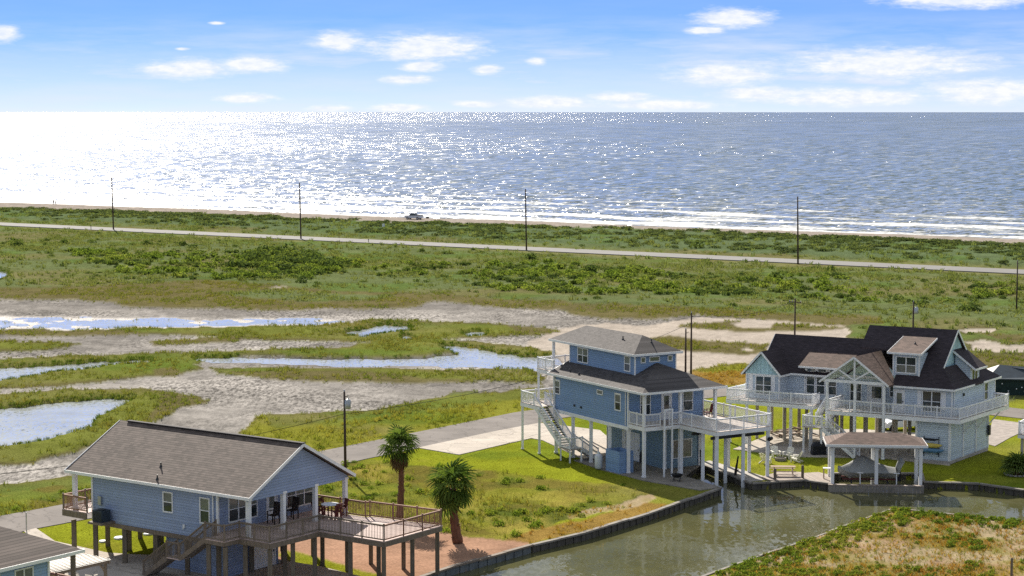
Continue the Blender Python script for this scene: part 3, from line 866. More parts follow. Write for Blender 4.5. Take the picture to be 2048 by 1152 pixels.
# wave facets: crests lie along the shore, their spacing opens up with the distance offshore
swell = t.math('DIVIDE', 64000.0, t.math('ADD', t.math('MAXIMUM', outw, 0.0), 560.0))
def facet(fa, fs, seed):
    return t.noise(t.comb(t.math('MULTIPLY', along, fa), t.math('MULTIPLY', swell, fs), seed), 1.0, 2.5, 0.7, out=1)
fA = facet(0.55, 1.0, 3.1); fB = facet(0.42, 1.3, 8.7); fC = facet(0.17, 1.3, 15.2)
far1 = t.map(outw, 60, 900, 0.0, 1.0); far2 = t.map(outw, 900, 5000, 0.0, 1.0)
fc_ = t.mix(far2, t.mix(far1, fA, fB), fC)
fx_, fy_, fz_ = t.xyz(t.vmath('SUBTRACT', fc_, (0.5, 0.5, 0.5)))
nvec = t.vmath('NORMALIZE', t.comb(t.math('MULTIPLY', fx_, 2.8), t.math('ADD', t.math('MULTIPLY', fy_, 2.3), -0.03), 1.0))
t.put(b.inputs['Normal'], nvec)
# surf: broken lines of foam parallel to the beach
wob = t.math('MULTIPLY', t.math('SUBTRACT', t.noise(t.vmath('MULTIPLY', sv, (0.012, 0.02, 1)), 1.0, 4.0), 0.5), 60.0)
ln = t.math('SINE', t.math('MULTIPLY', t.math('ADD', outw, wob), 0.20))
brk = t.noise(t.vmath('MULTIPLY', sv, (0.03, 0.085, 1)), 1.0, 8.0, 0.72)
zonef = t.map(outw, 25.0, 290.0, 1.0, 0.0)
ff = t.math('ADD', t.math('MULTIPLY', ln, 0.085), brk)
ff = t.math('ADD', ff, t.math('MULTIPLY', t.math('SUBTRACT', zonef, 1.0), 0.34))
foam_glint = t.map(ff, 0.445, 0.58, 0.0, 0.85)
caps = t.map(t.noise(t.vmath('MULTIPLY', sv, (0.05, 0.16, 1)), 1.0, 7.0, 0.7), 0.665, 0.72, 0.0, 0.5)
foam_glint = t.math('MAXIMUM', foam_glint, t.math('MULTIPLY', caps, t.map(outw, 100, 900, 1.0, 0.3)))
glint_fleck = t.noise(t.comb(t.math('MULTIPLY', along, 0.32), t.math('MULTIPLY', swell, 0.75), 21.0), 1.0, 3.0, 0.65)  # white flecks painted for sparkle, part whitecap and part sun glint
foam_glint = t.math('MAXIMUM', foam_glint, t.map(glint_fleck, 0.565, 0.68, 0.0, 0.55))
near = t.map(outw, 0.0, 260.0, 1.0, 0.0)
deep = t.mix(near, (0.062, 0.088, 0.060), (0.14, 0.15, 0.12))
gust = t.noise(t.vmath('MULTIPLY', sv, (0.0012, 0.004, 1)), 1.0, 4.0, 0.6)
deep = t.mix(t.map(gust, 0.35, 0.7, 0.0, 0.5), deep, (0.042, 0.07, 0.06))
t.put(b.inputs['Base Color'], t.mix(foam_glint, deep, (0.72, 0.72, 0.72)))
t.put(b.inputs['Roughness'], t.mix(foam_glint, (0.17, 0.17, 0.17), (0.9, 0.9, 0.9)))
b.inputs['IOR'].default_value = 1.333
b.inputs['Specular IOR Level'].default_value = 0.45
mb = MB()
mb.raw([(-90000, 380, SEA_Z), (90000, 380, SEA_Z), (90000, 90000, SEA_Z), (-90000, 90000, SEA_Z)], [(0, 1, 2, 3)])
tag(mb.build('sea', mt, fix=False), kind='structure')
# ---------------------------------------------------------------- building pieces
UP = Vector((0, 0, 1))
def railing(parent, pts, mat_rail, mat_post, h=1.06, sp=1.9, bsp=0.13, post_w=0.10, posts=True, post_up=0.06):
    """posts one by one, a top and bottom rail, and the pickets between"""
    key = (mat_post.name, round(post_w, 3), round(h, 2))
    if key not in railing.cache:
        m_ = MB(); m_.box(WORLDF, -post_w / 2, post_w / 2, -post_w / 2, post_w / 2, 0.0, h + post_up)
        m_.box(WORLDF, -post_w * .62, post_w * .62, -post_w * .62, post_w * .62, h + post_up, h + post_up + 0.03)
        railing.cache[key] = mesh_piece('rail_post', m_, mat_post)
    seen = []
    for p0, p1 in zip(pts[:-1], pts[1:]):
        rails, bal = MB(), MB()
        p0 = Vector(p0); p1 = Vector(p1)
        L = (p1 - p0).length
        n = max(1, round(L / sp))
        if posts:
            for i in range(n + 1):
                q_ = p0.lerp(p1, i / n)
                if all((q_ - s_).length > 0.3 for s_ in seen):
                    seen.append(q_)
                    place(railing.cache[key], 'rail_post', parent, q_)
        rails.bar(p0 + UP * h, p1 + UP * h, 0.13, 0.05)
        rails.bar(p0 + UP * (h - 0.055), p1 + UP * (h - 0.055), 0.045, 0.07)
        low_ = MB(); low_.bar(p0 + UP * 0.10, p1 + UP * 0.10, 0.045, 0.08); low_.build('bottom_rail', mat_rail, parent)
        nb = max(2, int(L / bsp))
        for i in range(1, nb):
            q_ = p0.lerp(p1, i / nb)
            bal.bar(q_ + UP * 0.10, q_ + UP * (h - 0.06), 0.036, 0.036, up=(0, 1, 0) if abs((p1 - p0).normalized().z) < .95 else None, caps=False)
        rails.build('handrail', mat_rail, parent)
        tag(bal.build('balusters', mat_rail, parent, fix=False), kind='stuff')
railing.cache = {}

def window(parent, P0, along, nrm, w, z0, z1, cols=1, hung=True, frame=0.085, mats=None, head=0.0, name='window'):
    """P0: foot of the left jamb on the wall face (its height is ignored)"""
    along = Vector(along).normalized(); nrm = Vector(nrm).normalized()
    P0 = Vector((P0[0], P0[1], 0.0))
    fr = MB()
    def bx(a0, a1, b0, b1, d0, d1, m_=fr):
        c = [P0 + along * a + nrm * d + UP * z for z in (b0, b1) for (a, d) in ((a0, d0), (a1, d0), (a1, d1), (a0, d1))]
        m_.hexa(c)
    bx(-frame, 0, z0 - frame, z1 + frame + head, 0.0, 0.06)
    bx(w, w + frame, z0 - frame, z1 + frame + head, 0.0, 0.06)
    bx(0, w, z1, z1 + frame + head, 0.0, 0.06)
    bx(-0.02, w + 0.02, z0 - frame, z0, 0.0, 0.075)
    cw = w / cols
    for i in range(1, cols):
        bx(i * cw - frame * .5, i * cw + frame * .5, z0, z1, 0.0, 0.058)
    zm = (z0 + z1) / 2
    if hung: bx(0, w, zm - 0.03, zm + 0.03, 0.012, 0.045)
    o = fr.build(name, M['white'], parent)
    mats = mats or (M['pane_dark'], M['pane_light'])
    for i in range(cols):
        for k_, (b0, b1) in enumerate(((z0, zm - 0.03), (zm + 0.03, z1)) if hung else ((z0, z1),)):
            pn = MB()
            bx(i * cw + (frame * .5 if i else 0), (i + 1) * cw - (frame * .5 if i < cols - 1 else 0), b0, b1, 0.004, 0.018, pn)
            pn.build('pane', mats[k_ if hung else 0], o)
    return o

def door(parent, P0, along, nrm, w, z0, z1, mat, pane=None, frame=0.10):
    along = Vector(along).normalized(); nrm = Vector(nrm).normalized()
    P0 = Vector((P0[0], P0[1], 0.0))
    fr = MB(); lf = MB(); hd = MB()
    def bx(m_, a0, a1, b0, b1, d0, d1):
        m_.hexa([P0 + along * a + nrm * d + UP * z for z in (b0, b1) for (a, d) in ((a0, d0), (a1, d0), (a1, d1), (a0, d1))])
    bx(fr, -frame, 0, z0, z1 + frame, 0, 0.06); bx(fr, w, w + frame, z0, z1 + frame, 0, 0.06); bx(fr, 0, w, z1, z1 + frame, 0, 0.06)
    bx(lf, 0.01, w - 0.01, z0 + 0.02, z1 - 0.01, 0.004, 0.03)
    bx(hd, w - 0.14, w - 0.08, z0 + 0.95, z0 + 1.10, 0.03, 0.08)
    o = lf.build('door', mat, parent)
    fr.build('door_frame', M['white'], o)
    hd.build('handle', M['dark_metal'], o)
    if pane:
        pn = MB(); bx(pn, w * .22, w * .78, z0 + (z1 - z0) * .38, z1 - 0.22, 0.031, 0.04)
        pn.build('pane', pane, o)
    return o

def pile_set(parent, me, pts, name='pile'):
    for p_ in pts: place(me, name, parent, p_)
def square_post(w, h, mat, nm='pile', cap=0.0):
    m_ = MB(); m_.box(WORLDF, -w / 2, w / 2, -w / 2, w / 2, 0, h)
    if cap:
        m_.box(WORLDF, -w * .66, w * .66, -w * .66, w * .66, h - cap, h - 0.002)
        m_.box(WORLDF, -w * .62, w * .62, -w * .62, w * .62, 0.0, cap * .8)
    return mesh_piece(nm, m_, mat)
def round_post(r, h, mat, nm='pile'):
    m_ = MB(); m_.tube([(0, 0, 0), (0, 0, h)], [r * 1.06, r], 10)
    return mesh_piece(nm, m_, mat, True)
def stairs(parent, F, u0, u1, va, za, vb, zb, mat_tread, mat_str, mat_rail, mat_post, along='v', rails=(True, True), step=0.185, hr=1.0):
    """a straight flight between two heights; along the v (or u) axis of the frame"""
    G = (lambda s_, r_, z: F(s_, r_, z)) if along == 'v' else (lambda s_, r_, z: F(r_, s_, z))
    n = max(2, int(abs(za - zb) / step))
    for i in range(n):
        f_ = (i + 0.5) / n
        v = va + (vb - va) * f_; z = za + (zb - za) * (i + 1) / n + step * .5
        dv = (vb - va) / n * 0.60
        m_ = MB()
        c = [G(u0 + .05, v - dv, z - .045), G(u1 - .05, v - dv, z - .045), G(u1 - .05, v + dv, z - .045), G(u0 + .05, v + dv, z - .045)]
        m_.hexa(c + [p_ + UP * .045 for p_ in c])
        m_.build('tread', mat_tread, parent)
    for u in (u0, u1):
        m_ = MB(); m_.bar(G(u, va, za - .10), G(u, vb, zb + .02), 0.06, 0.30)
        m_.build('stringer', mat_str, parent)
    for u, on in zip((u0, u1), rails):
        if on: railing(parent, [G(u, va, za), G(u, vb, zb)], mat_rail, mat_post, hr, 2.2, 0.14)
def fascia(parent, lines, mat, h=0.20, w=0.04, drop=0.08):
    for a, b2 in lines:
        m_ = MB(); m_.bar(Vector(a) - UP * drop, Vector(b2) - UP * drop, w, h); m_.build('fascia', mat, parent)
class PB(MB):
    """like MB, but every box or bar becomes a part of its own"""
    def __init__(s): super().__init__(); s.parts = []
    def _one(s, fn, a, k):
        q_ = MB(); getattr(q_, fn)(*a, **k); s.parts.append(q_); return s
    def box(s, *a, **k): return s._one('box', a, k)
    def bar(s, *a, **k): return s._one('bar', a, k)
    def slab(s, *a, **k): return s._one('slab', a, k)
    def build(s, name, mat, parent=None, **k):
        for q_ in s.parts: o = q_.build(name, mat, parent, **k)
        return o
def vent_pipe(parent, p_, h=0.3, r=0.05):
    m_ = MB(); m_.tube([Vector(p_) - UP * .1, Vector(p_) + UP * h], r, 8); m_.lathe(Vector(p_) - UP * .02, [(r * 2.6, -0.05), (r * 1.5, .1), (r, .12)], 8)
    return m_.build('vent_pipe', M['dark_metal'], parent)

# ================================================================ near blue house with the cedar deck
A = Frame((-17.07, 127.24), 54.3, 144.3)
ha = empty('beach_house', A(5.2, 9, 0), 'slate blue stilt house with one long brown gable roof and a cedar sun deck', 'house')
ZA = 3.3
m_ = MB(); m_.box(A, .45, 10.1, 3.2, 15.15, 2.75, 5.99)
m_.prism([A(.45, 15.03, 5.99), A(10.1, 15.03, 5.99), A(5.27, 15.03, 8.6)], A.e2 * .12)
m_.build('wall', M['siding_a'], ha)
m_ = MB(); m_.prism([A(.30, .34, 5.72), A(10.25, .34, 5.72), A(10.25, .34, 5.98), A(5.27, .34, 8.68), A(.30, .34, 5.98)], A.e2 * .14)
m_.build('gable_wall', M['siding_a'], ha)
m_ = PB(); m_.box(A, .5, 10.05, .48, 3.2, 5.86, 5.96); m_.box(A, .5, 10.05, 15.15, 17.1, 5.86, 5.96)
m_.build('porch_ceiling', M['white'], ha)
m_ = MB()
RZ, RE = 8.92, 6.06
m_.slab([A(-.02, -.1, RE - .01), A(-.02, 17.4, RE - .01), A(5.265, 17.4, RZ), A(5.265, -.1, RZ)], .15)
m_.slab([A(5.265, -.1, RZ), A(5.265, 17.4, RZ), A(10.55, 17.4, RE - .01), A(10.55, -.1, RE - .01)], .15)
ra = m_.build('roof', M['shingle_a'], ha)
m_ = MB(); m_.bar(A(5.265, -.12, RZ + .03), A(5.265, 16.6, RZ + .03), .34, .07); m_.build('ridge_cap', M['ridge_cap'], ra)
for u, v in ((1.55, 9.55), (0.42, 8.75)): vent_pipe(ra, A(u, v, RE + (RZ - RE) * u / 5.265))
fascia(ha, [(A(-.05, -.12, RE), A(-.05, 17.42, RE)), (A(10.58, -.12, RE), A(10.58, 17.42, RE)), (A(-.05, -.13, RE), A(5.265, -.13, RZ)), (A(5.265, -.13, RZ), A(10.58, -.13, RE)), (A(-.05, 17.43, RE), A(5.265, 17.43, RZ)), (A(5.265, 17.43, RZ), A(10.58, 17.43, RE))], M['white'])
m_ = PB()
for u in (.45, 10.1):
    for v in (3.2, 15.15): m_.box(A, u - .07, u + .07, v - .07, v + .07, 2.76, 5.9)
m_.build('corner_trim', M['white'], ha)
m_ = MB(); m_.box(A, .38, 10.17, 3.25, 15.2, 2.45, 2.75); m_.build('floor_beam', M['timber_a'], ha)
colA = square_post(.27, 2.58, M['white'], 'column', .16)
for u in (.5, 3.84, 7.04, 10.15): place(colA, 'column', ha, A(u, .48, ZA + .0), (0, 0, math.radians(54.3)))
for u in (.5, 3.7, 6.9, 10.1): place(colA, 'column', ha, A(u, 17.0, ZA + .0), (0, 0, math.radians(54.3)))
for (v0, v1, z0, z1) in ((7.40, 8.18, 4.20, 5.45), (3.98, 4.74, 3.85, 5.45)):
    window(ha, A(.45, v1, 0), -A.e2, -A.e1, v1 - v0, z0, z1)
window(ha, A(1.5, 3.2, 0), A.e1, -A.e2, 2.65, 3.86, 5.45, 3)
window(ha, A(7.2, 3.2, 0), A.e1, -A.e2, 2.6, 3.86, 5.45, 3)
door(ha, A(5.2, 3.2, 0), A.e1, -A.e2, .9, 3.33, 5.42, M['white'], M['pane_light'])
# decks
m_ = PB(); m_.slab([A(*q_, ZA) for q_ in ((.02, 3.2), (.02, -1.78), (4.72, -1.88), (4.72, -7.45), (10.95, -7.42), (10.45, -1.5), (10.1, -1.5), (10.1, 3.2))], .05)
m_.box(A, -1.36, .018, .86, 2.66, ZA - .05, ZA - .002)
m_.slab([A(*q_, ZA) for q_ in ((-.1, 15.16), (-.1, 17.7), (10.2, 17.7), (10.2, 15.16))], .05)
m_.build('deck', M['deck_a'], ha)
m_ = PB()
dp = [(.05, 3.2), (.05, -1.75), (4.75, -1.85), (4.75, -7.42), (10.9, -7.39), (10.42, -1.5), (10.05, -1.5), (10.05, 3.2)]
for q0, q1 in zip(dp[:-1], dp[1:]): m_.bar(A(*q0, ZA - .22), A(*q1, ZA - .22), .07, .32)
dl = [(-.08, 15.2), (-.08, 17.68), (10.15, 17.68), (10.15, 15.2)]
for q0, q1 in zip(dl[:-1], dl[1:]): m_.bar(A(*q0, ZA - .26), A(*q1, ZA - .26), .07, .42)
for q0, q1 in (((-1.34, 2.64), (-1.34, .88)), ((-1.34, .88), (0, .88)), ((-1.34, 2.64), (0, 2.64))): m_.bar(A(*q0, ZA - .19), A(*q1, ZA - .19), .06, .26)
for v in (-3.2, -5.2): m_.bar(A(4.78, v, ZA - .25), A(10.6, v, ZA - .25), .08, .28)
m_.build('rim_joist', M['timber_a'], ha)
railing(ha, [A(*q_, ZA) for q_ in ((-1.33, 2.6), (-1.33, .9), (.08, .9), (.08, -1.73), (4.8, -1.83), (4.8, -7.37))], M['timber_a'], M['timber_a'], 1.06, 1.75)
railing(ha, [A(*q_, ZA) for q_ in ((4.8, -7.37), (10.85, -7.36), (10.38, -1.55), (10.05, -1.45), (10.05, 3.1))], M['rail_a'], M['rail_a'], 1.06, 1.85)
railing(ha, [A(*q_, ZA) for q_ in ((.0, 15.25), (-.04, 17.62), (10.1, 17.62), (10.1, 15.25))], M['rail_a'], M['timber_a'], 1.02, 2.0)
stairs(ha, A, -1.33, -.28, 2.66, ZA, 5.0, 1.62, M['timber_a'], M['timber_a'], M['timber_a'], M['timber_a'])
m_ = MB(); m_.box(A, -1.36, -.25, 5.0, 6.2, 1.54, 1.61); m_.build('landing', M['deck_a'], ha)
railing(ha, [A(-1.33, 5.05, 1.61), A(-1.33, 6.15, 1.61)], M['timber_a'], M['timber_a'])
stairs(ha, A, -1.33, -.28, 6.2, 1.61, 8.4, .05, M['timber_a'], M['timber_a'], M['timber_a'], M['timber_a'])
pA = square_post(.30, 2.46, M['pile_a'])
pile_set(ha, pA, [A(u, v, 0) for u in (.6, 3.75, 6.9, 10.0) for v in (3.3, 6.2, 9.2, 12.2, 15.1, 17.3)])
pD = square_post(.28, 2.92, M['pile_a'])
pile_set(ha, pD, [A(u, v, 0) for u, v in ((.35, -1.5), (.4, .7), (2.5, -1.55), (4.6, -1.6), (4.95, -4.4), (4.98, -7.2), (7.9, -1.6), (7.85, -4.4), (7.95, -7.2), (10.4, -1.6), (10.5, -4.4), (10.7, -7.15), (-1.15, 1.0), (-1.15, 2.5), (4.2, .7), (8, .7))])
m_ = MB(); m_.box(A, 1.4, 6.6, 3.5, 9.0, 0.02, 2.44); m_.build('ground_floor_room', M['siding_a'], ha)
door(ha, A(3.9, 3.5, 0), A.e1, -A.e2, 2.3, .05, 2.1, M['white'])
m_ = MB(); m_.box(A, -.85, .42, 12.9, 14.3, 2.78, 2.92); m_.build('equipment_shelf', M['timber_a'], ha)
ac = empty('air_conditioner', A(-.2, 13.6, 2.92), 'dark grey air conditioner unit on a shelf beside the long blue wall', 'air conditioner')
m_ = MB(); m_.box(A, -.62, .2, 13.15, 14.05, 2.925, 3.72); m_.build('cabinet', M['ac'], ac)
m_ = MB()
for i in range(9): m_.box(A, -.645, -.622, 13.2, 14.0, 3.0 + i * .075, 3.03 + i * .075)
m_.build('grille', M['dark_metal'], ac)
m_ = MB(); m_.lathe(A(-.21, 13.6, 3.725), [(.33, 0), (.33, .04), (.28, .06), (.05, .07)], 16); m_.build('fan_guard', M['dark_metal'], ac)

m_ = MB(); m_.box(A, .36, .45, 6.2, 6.36, 3.25, 3.5); m_.box(A, .30, .36, 6.24, 6.32, 3.18, 3.3); m_.build('wall_vent', M['white'], ha)
m_ = MB(); m_.box(A, .30, .45, 14.2, 14.5, 3.9, 4.5); m_.build('meter_box', M['metal'], ha)
m_ = MB(); m_.bar(A(.36, 3.55, 5.85), A(.36, 3.55, 2.8), .08); m_.build('downspout', M['white'], ha)

# ================================================================ two-storey blue house
B = Frame((11.15, 166.67), 31.0, 120.3)
hb = empty('beach_house', B(4, 8, 0), 'deep blue two-storey stilt house with white railings and a white outside stair', 'house')
ZB, EB = 4.4, 7.38
m_ = MB(); m_.box(B, 0, 7.95, 2.42, 14.55, 4.12, 7.30); m_.build('wall', M['siding_b'], hb)
m_ = MB(); m_.box(B, 1.7, 6.0, 3.9, 14.5, 7.6, 10.02); m_.build('upper_wall', M['siding_b'], hb)
m_ = PB(); m_.box(B, .1, 7.85, .1, 2.42, 7.12, 7.2); m_.build('porch_ceiling', M['white'], hb)
s_ = .42
uc, zc = 3.975, EB + .42 * 4.425
m_ = MB()
m_.slab([B(-.45, -.45, EB), B(-.45, 14.9, EB), B(uc, 14.9, zc), B(uc, 3.975, zc)], .14)
m_.slab([B(8.4, 14.9, EB), B(8.4, -.45, EB), B(uc, 3.975, zc), B(uc, 14.9, zc)], .14)
m_.slab([B(8.4, -.45, EB), B(-.45, -.45, EB), B(uc, 3.975, zc)], .14)
rb = m_.build('lower_roof', M['shingle_b'], hb)
UE, UR, um = 10.12, 11.45, 3.85
m_ = MB()
m_.slab([B(1.28, 3.45, UE), B(1.28, 17.5, UE), B(um, 15.1, UR), B(um, 5.95, UR)], .13)
m_.slab([B(6.42, 17.5, UE), B(6.42, 3.45, UE), B(um, 5.95, UR), B(um, 15.1, UR)], .13)
m_.slab([B(6.42, 3.45, UE), B(1.28, 3.45, UE), B(um, 5.95, UR)], .13)
m_.slab([B(1.28, 17.5, UE), B(6.42, 17.5, UE), B(um, 15.1, UR)], .13)
ru = m_.build('upper_roof', M['shingle_b'], hb)
vent_pipe(ru, B(2.9, 7.6, UE + 1.33 * .63)); vent_pipe(ru, B(4.1, 4.9, UE + 1.33 * .58), .3)
vent_pipe(rb, B(.35, 12.4, EB + .3), .25); vent_pipe(rb, B(.2, 10.6, EB + .27), .2)
fascia(hb, [(B(-.48, -.48, EB), B(-.48, 14.93, EB)), (B(-.48, -.48, EB), B(8.43, -.48, EB)), (B(8.43, -.48, EB), B(8.43, 14.93, EB)), (B(-.45, 14.93, EB), B(uc, 14.93, zc)), (B(8.4, 14.93, EB), B(uc, 14.93, zc)),
            (B(1.25, 3.42, UE), B(1.25, 17.53, UE)), (B(1.25, 3.42, UE), B(6.45, 3.42, UE)), (B(6.45, 3.42, UE), B(6.45, 17.53, UE)), (B(1.25, 17.53, UE), B(6.45, 17.53, UE))], M['white'], .19)
m_ = PB()
for u, v in ((0, 2.42), (0, 14.55), (7.95, 2.42), (7.95, 14.55)): m_.box(B, u - .06, u + .06, v - .06, v + .06, 4.13, 7.2)
for u, v in ((1.7, 3.9), (6.0, 3.9), (1.7, 14.5), (6.0, 14.5)): m_.box(B, u - .055, u + .055, v - .055, v + .055, 7.7, 9.97)
m_.build('corner_trim', M['white'], hb)
m_ = MB(); m_.box(B, -.06, 8.0, 2.3, 14.6, 3.82, 4.12); m_.build('floor_beam', M['white'], hb)
window(hb, B(0, 14.32, 0), -B.e2, -B.e1, .78, 5.6, 6.7, head=.08)
window(hb, B(0, 7.22, 0), -B.e2, -B.e1, .80, 6.42, 6.70, hung=False, mats=(M['pane_light'],))
window(hb, B(0, 4.36, 0), -B.e2, -B.e1, .78, 5.38, 6.68, head=.08)
window(hb, B(1.7, 13.1, 0), -B.e2, -B.e1, 1.6, 8.52, 9.72, 2)
window(hb, B(1.7, 5.45, 0), -B.e2, -B.e1, .78, 8.55, 9.75)
window(hb, B(2.35, 3.9, 0), B.e1, -B.e2, .36, 9.35, 9.72, hung=False, mats=(M['pane_light'],))
window(hb, B(3.25, 3.9, 0), B.e1, -B.e2, .95, 9.4, 9.72, hung=False, mats=(M['pane_light'],))
window(hb, B(5.2, 3.9, 0), B.e1, -B.e2, .36, 9.35, 9.72, hung=False, mats=(M['pane_light'],))
window(hb, B(1.3, 2.42, 0), B.e1, -B.e2, .95, 5.05, 6.7)
door(hb, B(3.55, 2.42, 0), B.e1, -B.e2, .92, ZB + .03, 6.72, M['white'], M['pane_dark'])
window(hb, B(5.8, 2.42, 0), B.e1, -B.e2, .95, 5.1, 6.7)
colB = square_post(.24, 7.1, M['white'], 'column', .14)
for u, v in ((.1, .1), (3.8, .05), (7.5, .05)): place(colB, 'column', hb, B(u, v, .08), (0, 0, math.radians(31)))
colU = square_post(.2, 2.55, M['white'], 'column', .12)
for u in (1.6, 6.1): place(colU, 'column', hb, B(u, 17.2, 7.36 + .1), (0, 0, math.radians(31)))
m_ = PB()
dk = [(.0, 2.42), (.0, -.1), (3.5, -.25), (3.75, -5.25), (9.7, -5.1), (9.6, 5.0), (7.95, 5.0), (7.95, 2.42)]
m_.slab([B(*q_, ZB) for q_ in dk], .05)
m_.slab([B(*q_, ZB) for q_ in ((-1.5, 14.56), (-1.5, 18.0), (6.4, 18.0), (6.4, 14.56))], .05)
m_.slab([B(*q_, 7.42) for q_ in ((.2, 14.96), (.2, 17.9), (6.3, 17.9), (6.3, 14.96))], .05)
m_.build('deck', M['deck_b'], hb)
m_ = PB()
def rim(pts, z, h=.32, F=B):
    for q0, q1 in zip(pts[:-1], pts[1:]): m_.bar(F(*q0, z), F(*q1, z), .07, h)
rim([(.02, 2.4), (.02, -.08), (3.52, -.23), (3.77, -5.22), (9.66, -5.08), (9.58, 4.98), (7.95, 4.98)], ZB - .2)
rim([(-1.48, 14.6), (-1.48, 17.98), (6.38, 17.98), (6.38, 14.6)], ZB - .2)
rim([(.22, 14.97), (.22, 17.88), (6.28, 17.88), (6.28, 14.97)], 7.42 - .2)
m_.build('rim_joist', M['white'], hb)
WR = M['white_rail']
railing(hb, [B(*q_, ZB) for q_ in ((.04, 2.3), (.04, -.05), (1.6, -.12))], WR, WR, 1.06, 1.3)
railing(hb, [B(*q_, ZB) for q_ in ((2.5, -.18), (3.55, -.2), (3.8, -5.18), (9.64, -5.04), (9.55, 4.9), (8.0, 4.9))], WR, WR, 1.06, 1.6)
railing(hb, [B(*q_, ZB) for q_ in ((-1.44, 15.7), (-1.44, 17.94), (6.34, 17.94), (6.34, 14.65))], WR, WR, 1.06, 1.6)
railing(hb, [B(*q_, ZB) for q_ in ((-.25, 15.7), (-.25, 14.65), (0, 14.62))], WR, WR, 1.06, 1.6)
railing(hb, [B(*q_, 7.42) for q_ in ((.26, 15.0), (.26, 17.84), (6.24, 17.84), (6.24, 15.0))], WR, WR, 1.02, 1.6)
stairs(hb, B, -1.45, -.28, 15.7, ZB, 11.05, 1.25, M['dark_wood'], M['white'], WR, WR)
m_ = MB(); m_.box(B, -1.6, -.2, 9.3, 11.05, 1.16, 1.24); m_.build('landing', M['deck_b'], hb)
railing(hb, [B(*q_, 1.24) for q_ in ((-1.55, 11.0), (-1.55, 9.35), (-.25, 9.35))], WR, WR, 1.0, 1.3)
stairs(hb, B, 9.4, 10.6, -.2, 1.24, 1.5, .08, M['deck_b'], M['white'], WR, WR, along='u')
pB = square_post(.30, 3.76, M['white'], 'pile', .12)
pile_set(hb, pB, [B(u, v, .06) for u in (.15, 3.95, 7.75) for v in (2.55, 5.5, 8.5, 11.5, 14.4)])
pB2 = square_post(.28, 4.2, M['white'], 'pile', .12)
pile_set(hb, pB2, [B(u, v, .0) for u, v in ((3.7, -.3), (9.4, 4.7), (9.4, .6))])
pB4 = square_post(.28, 5.6, M['white'], 'pile', .12)
pile_set(hb, pB4, [B(u, v, -1.4) for u, v in ((3.95, -3.1), (4.0, -5.0), (6.7, -2.6), (6.8, -4.95), (9.4, -2.4), (9.45, -4.9))])
pB3 = square_post(.22, 4.15, M['white'], 'pile', .1)
pile_set(hb, pB3, [B(u, v, .05) for u, v in ((-1.4, 17.8), (-1.4, 14.8), (2.4, 17.8), (6.2, 17.8))])
pile_set(hb, square_post(.2, 2.8, M['white'], 'column'), [B(.3, 17.75, ZB), B(6.2, 17.75, ZB)], 'column')
pile_set(hb, square_post(.14, 1.14, M['white'], 'landing_post'), [B(u, v, .03) for u, v in ((-1.5, 9.4), (-1.5, 10.95), (-.3, 9.4))], 'landing_post')
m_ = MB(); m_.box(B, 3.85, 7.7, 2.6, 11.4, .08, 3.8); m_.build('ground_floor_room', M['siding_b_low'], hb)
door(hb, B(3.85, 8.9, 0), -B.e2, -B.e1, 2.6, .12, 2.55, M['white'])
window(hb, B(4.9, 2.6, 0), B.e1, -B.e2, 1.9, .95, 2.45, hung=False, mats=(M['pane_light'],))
for v, z in ((11.0, 4.85), (9.9, 4.82)):
    m_ = MB(); m_.box(B, -.09, 0, v - .1, v + .1, z - .08, z + .1); m_.build('wall_vent', M['dark_metal'], hb)
for u, v, z1 in ((-.06, 2.75, 7.2), (-.06, 14.3, 7.2)):
    m_ = MB(); m_.bar(B(u, v, z1), B(u, v, 4.2), .08); m_.build('downspout', M['white'], hb)
# boat-lift beams under the deck
m_ = PB(); m_.bar(B(3.9, -1.6, 3.72), B(9.5, -1.6, 3.72), .16, .24); m_.bar(B(3.9, -4.3, 3.72), B(9.5, -4.3, 3.72), .16, .24); m_.bar(B(6.6, -5.0, 3.95), B(6.6, 2.4, 3.95), .1, .2)
m_.build('lift_beam', M['dark_metal'], hb)
m_ = MB(); m_.tube([B(9.25, -5.35, 3.35), B(9.75, -5.0, 3.35)], .17, 12); m_.build('lift_motor', M['black'], hb)
# open cargo hoist beside the porch
hz = empty('cargo_hoist', B(1.9, -.5, .08), 'white cargo hoist frame standing by the porch of the deep blue house', 'hoist')
m_ = PB()
for u in (1.65, 2.45): m_.box(B, u - .06, u + .06, -.75, -.63, .08, 5.9)
m_.build('mast', M['white'], hz)
m_ = PB(); m_.box(B, 1.66, 2.44, -.74, -.64, 5.78, 5.9); m_.box(B, 1.66, 2.44, -.74, -.64, 4.3, 4.4); m_.build('crossbar', M['white'], hz)
en = empty('bin_enclosure', B(0, 3.6, 0), 'blue sided box enclosure on the slab beside a white gas tank', 'enclosure')
m_ = MB()
for (u0, u1, v0, v1) in ((-.75, .72, 2.62, 2.74), (-.75, .72, 4.62, 4.74), (-.75, -.63, 2.745, 4.615), (.6, .72, 2.745, 4.615)): m_.box(B, u0, u1, v0, v1, .03, 1.95)
m_.build('wall', M['siding_b'], en)
m_ = MB(); m_.box(B, -.7, .66, 2.7, 4.66, .03, .12); m_.build('floor', M['concrete_old'], en)

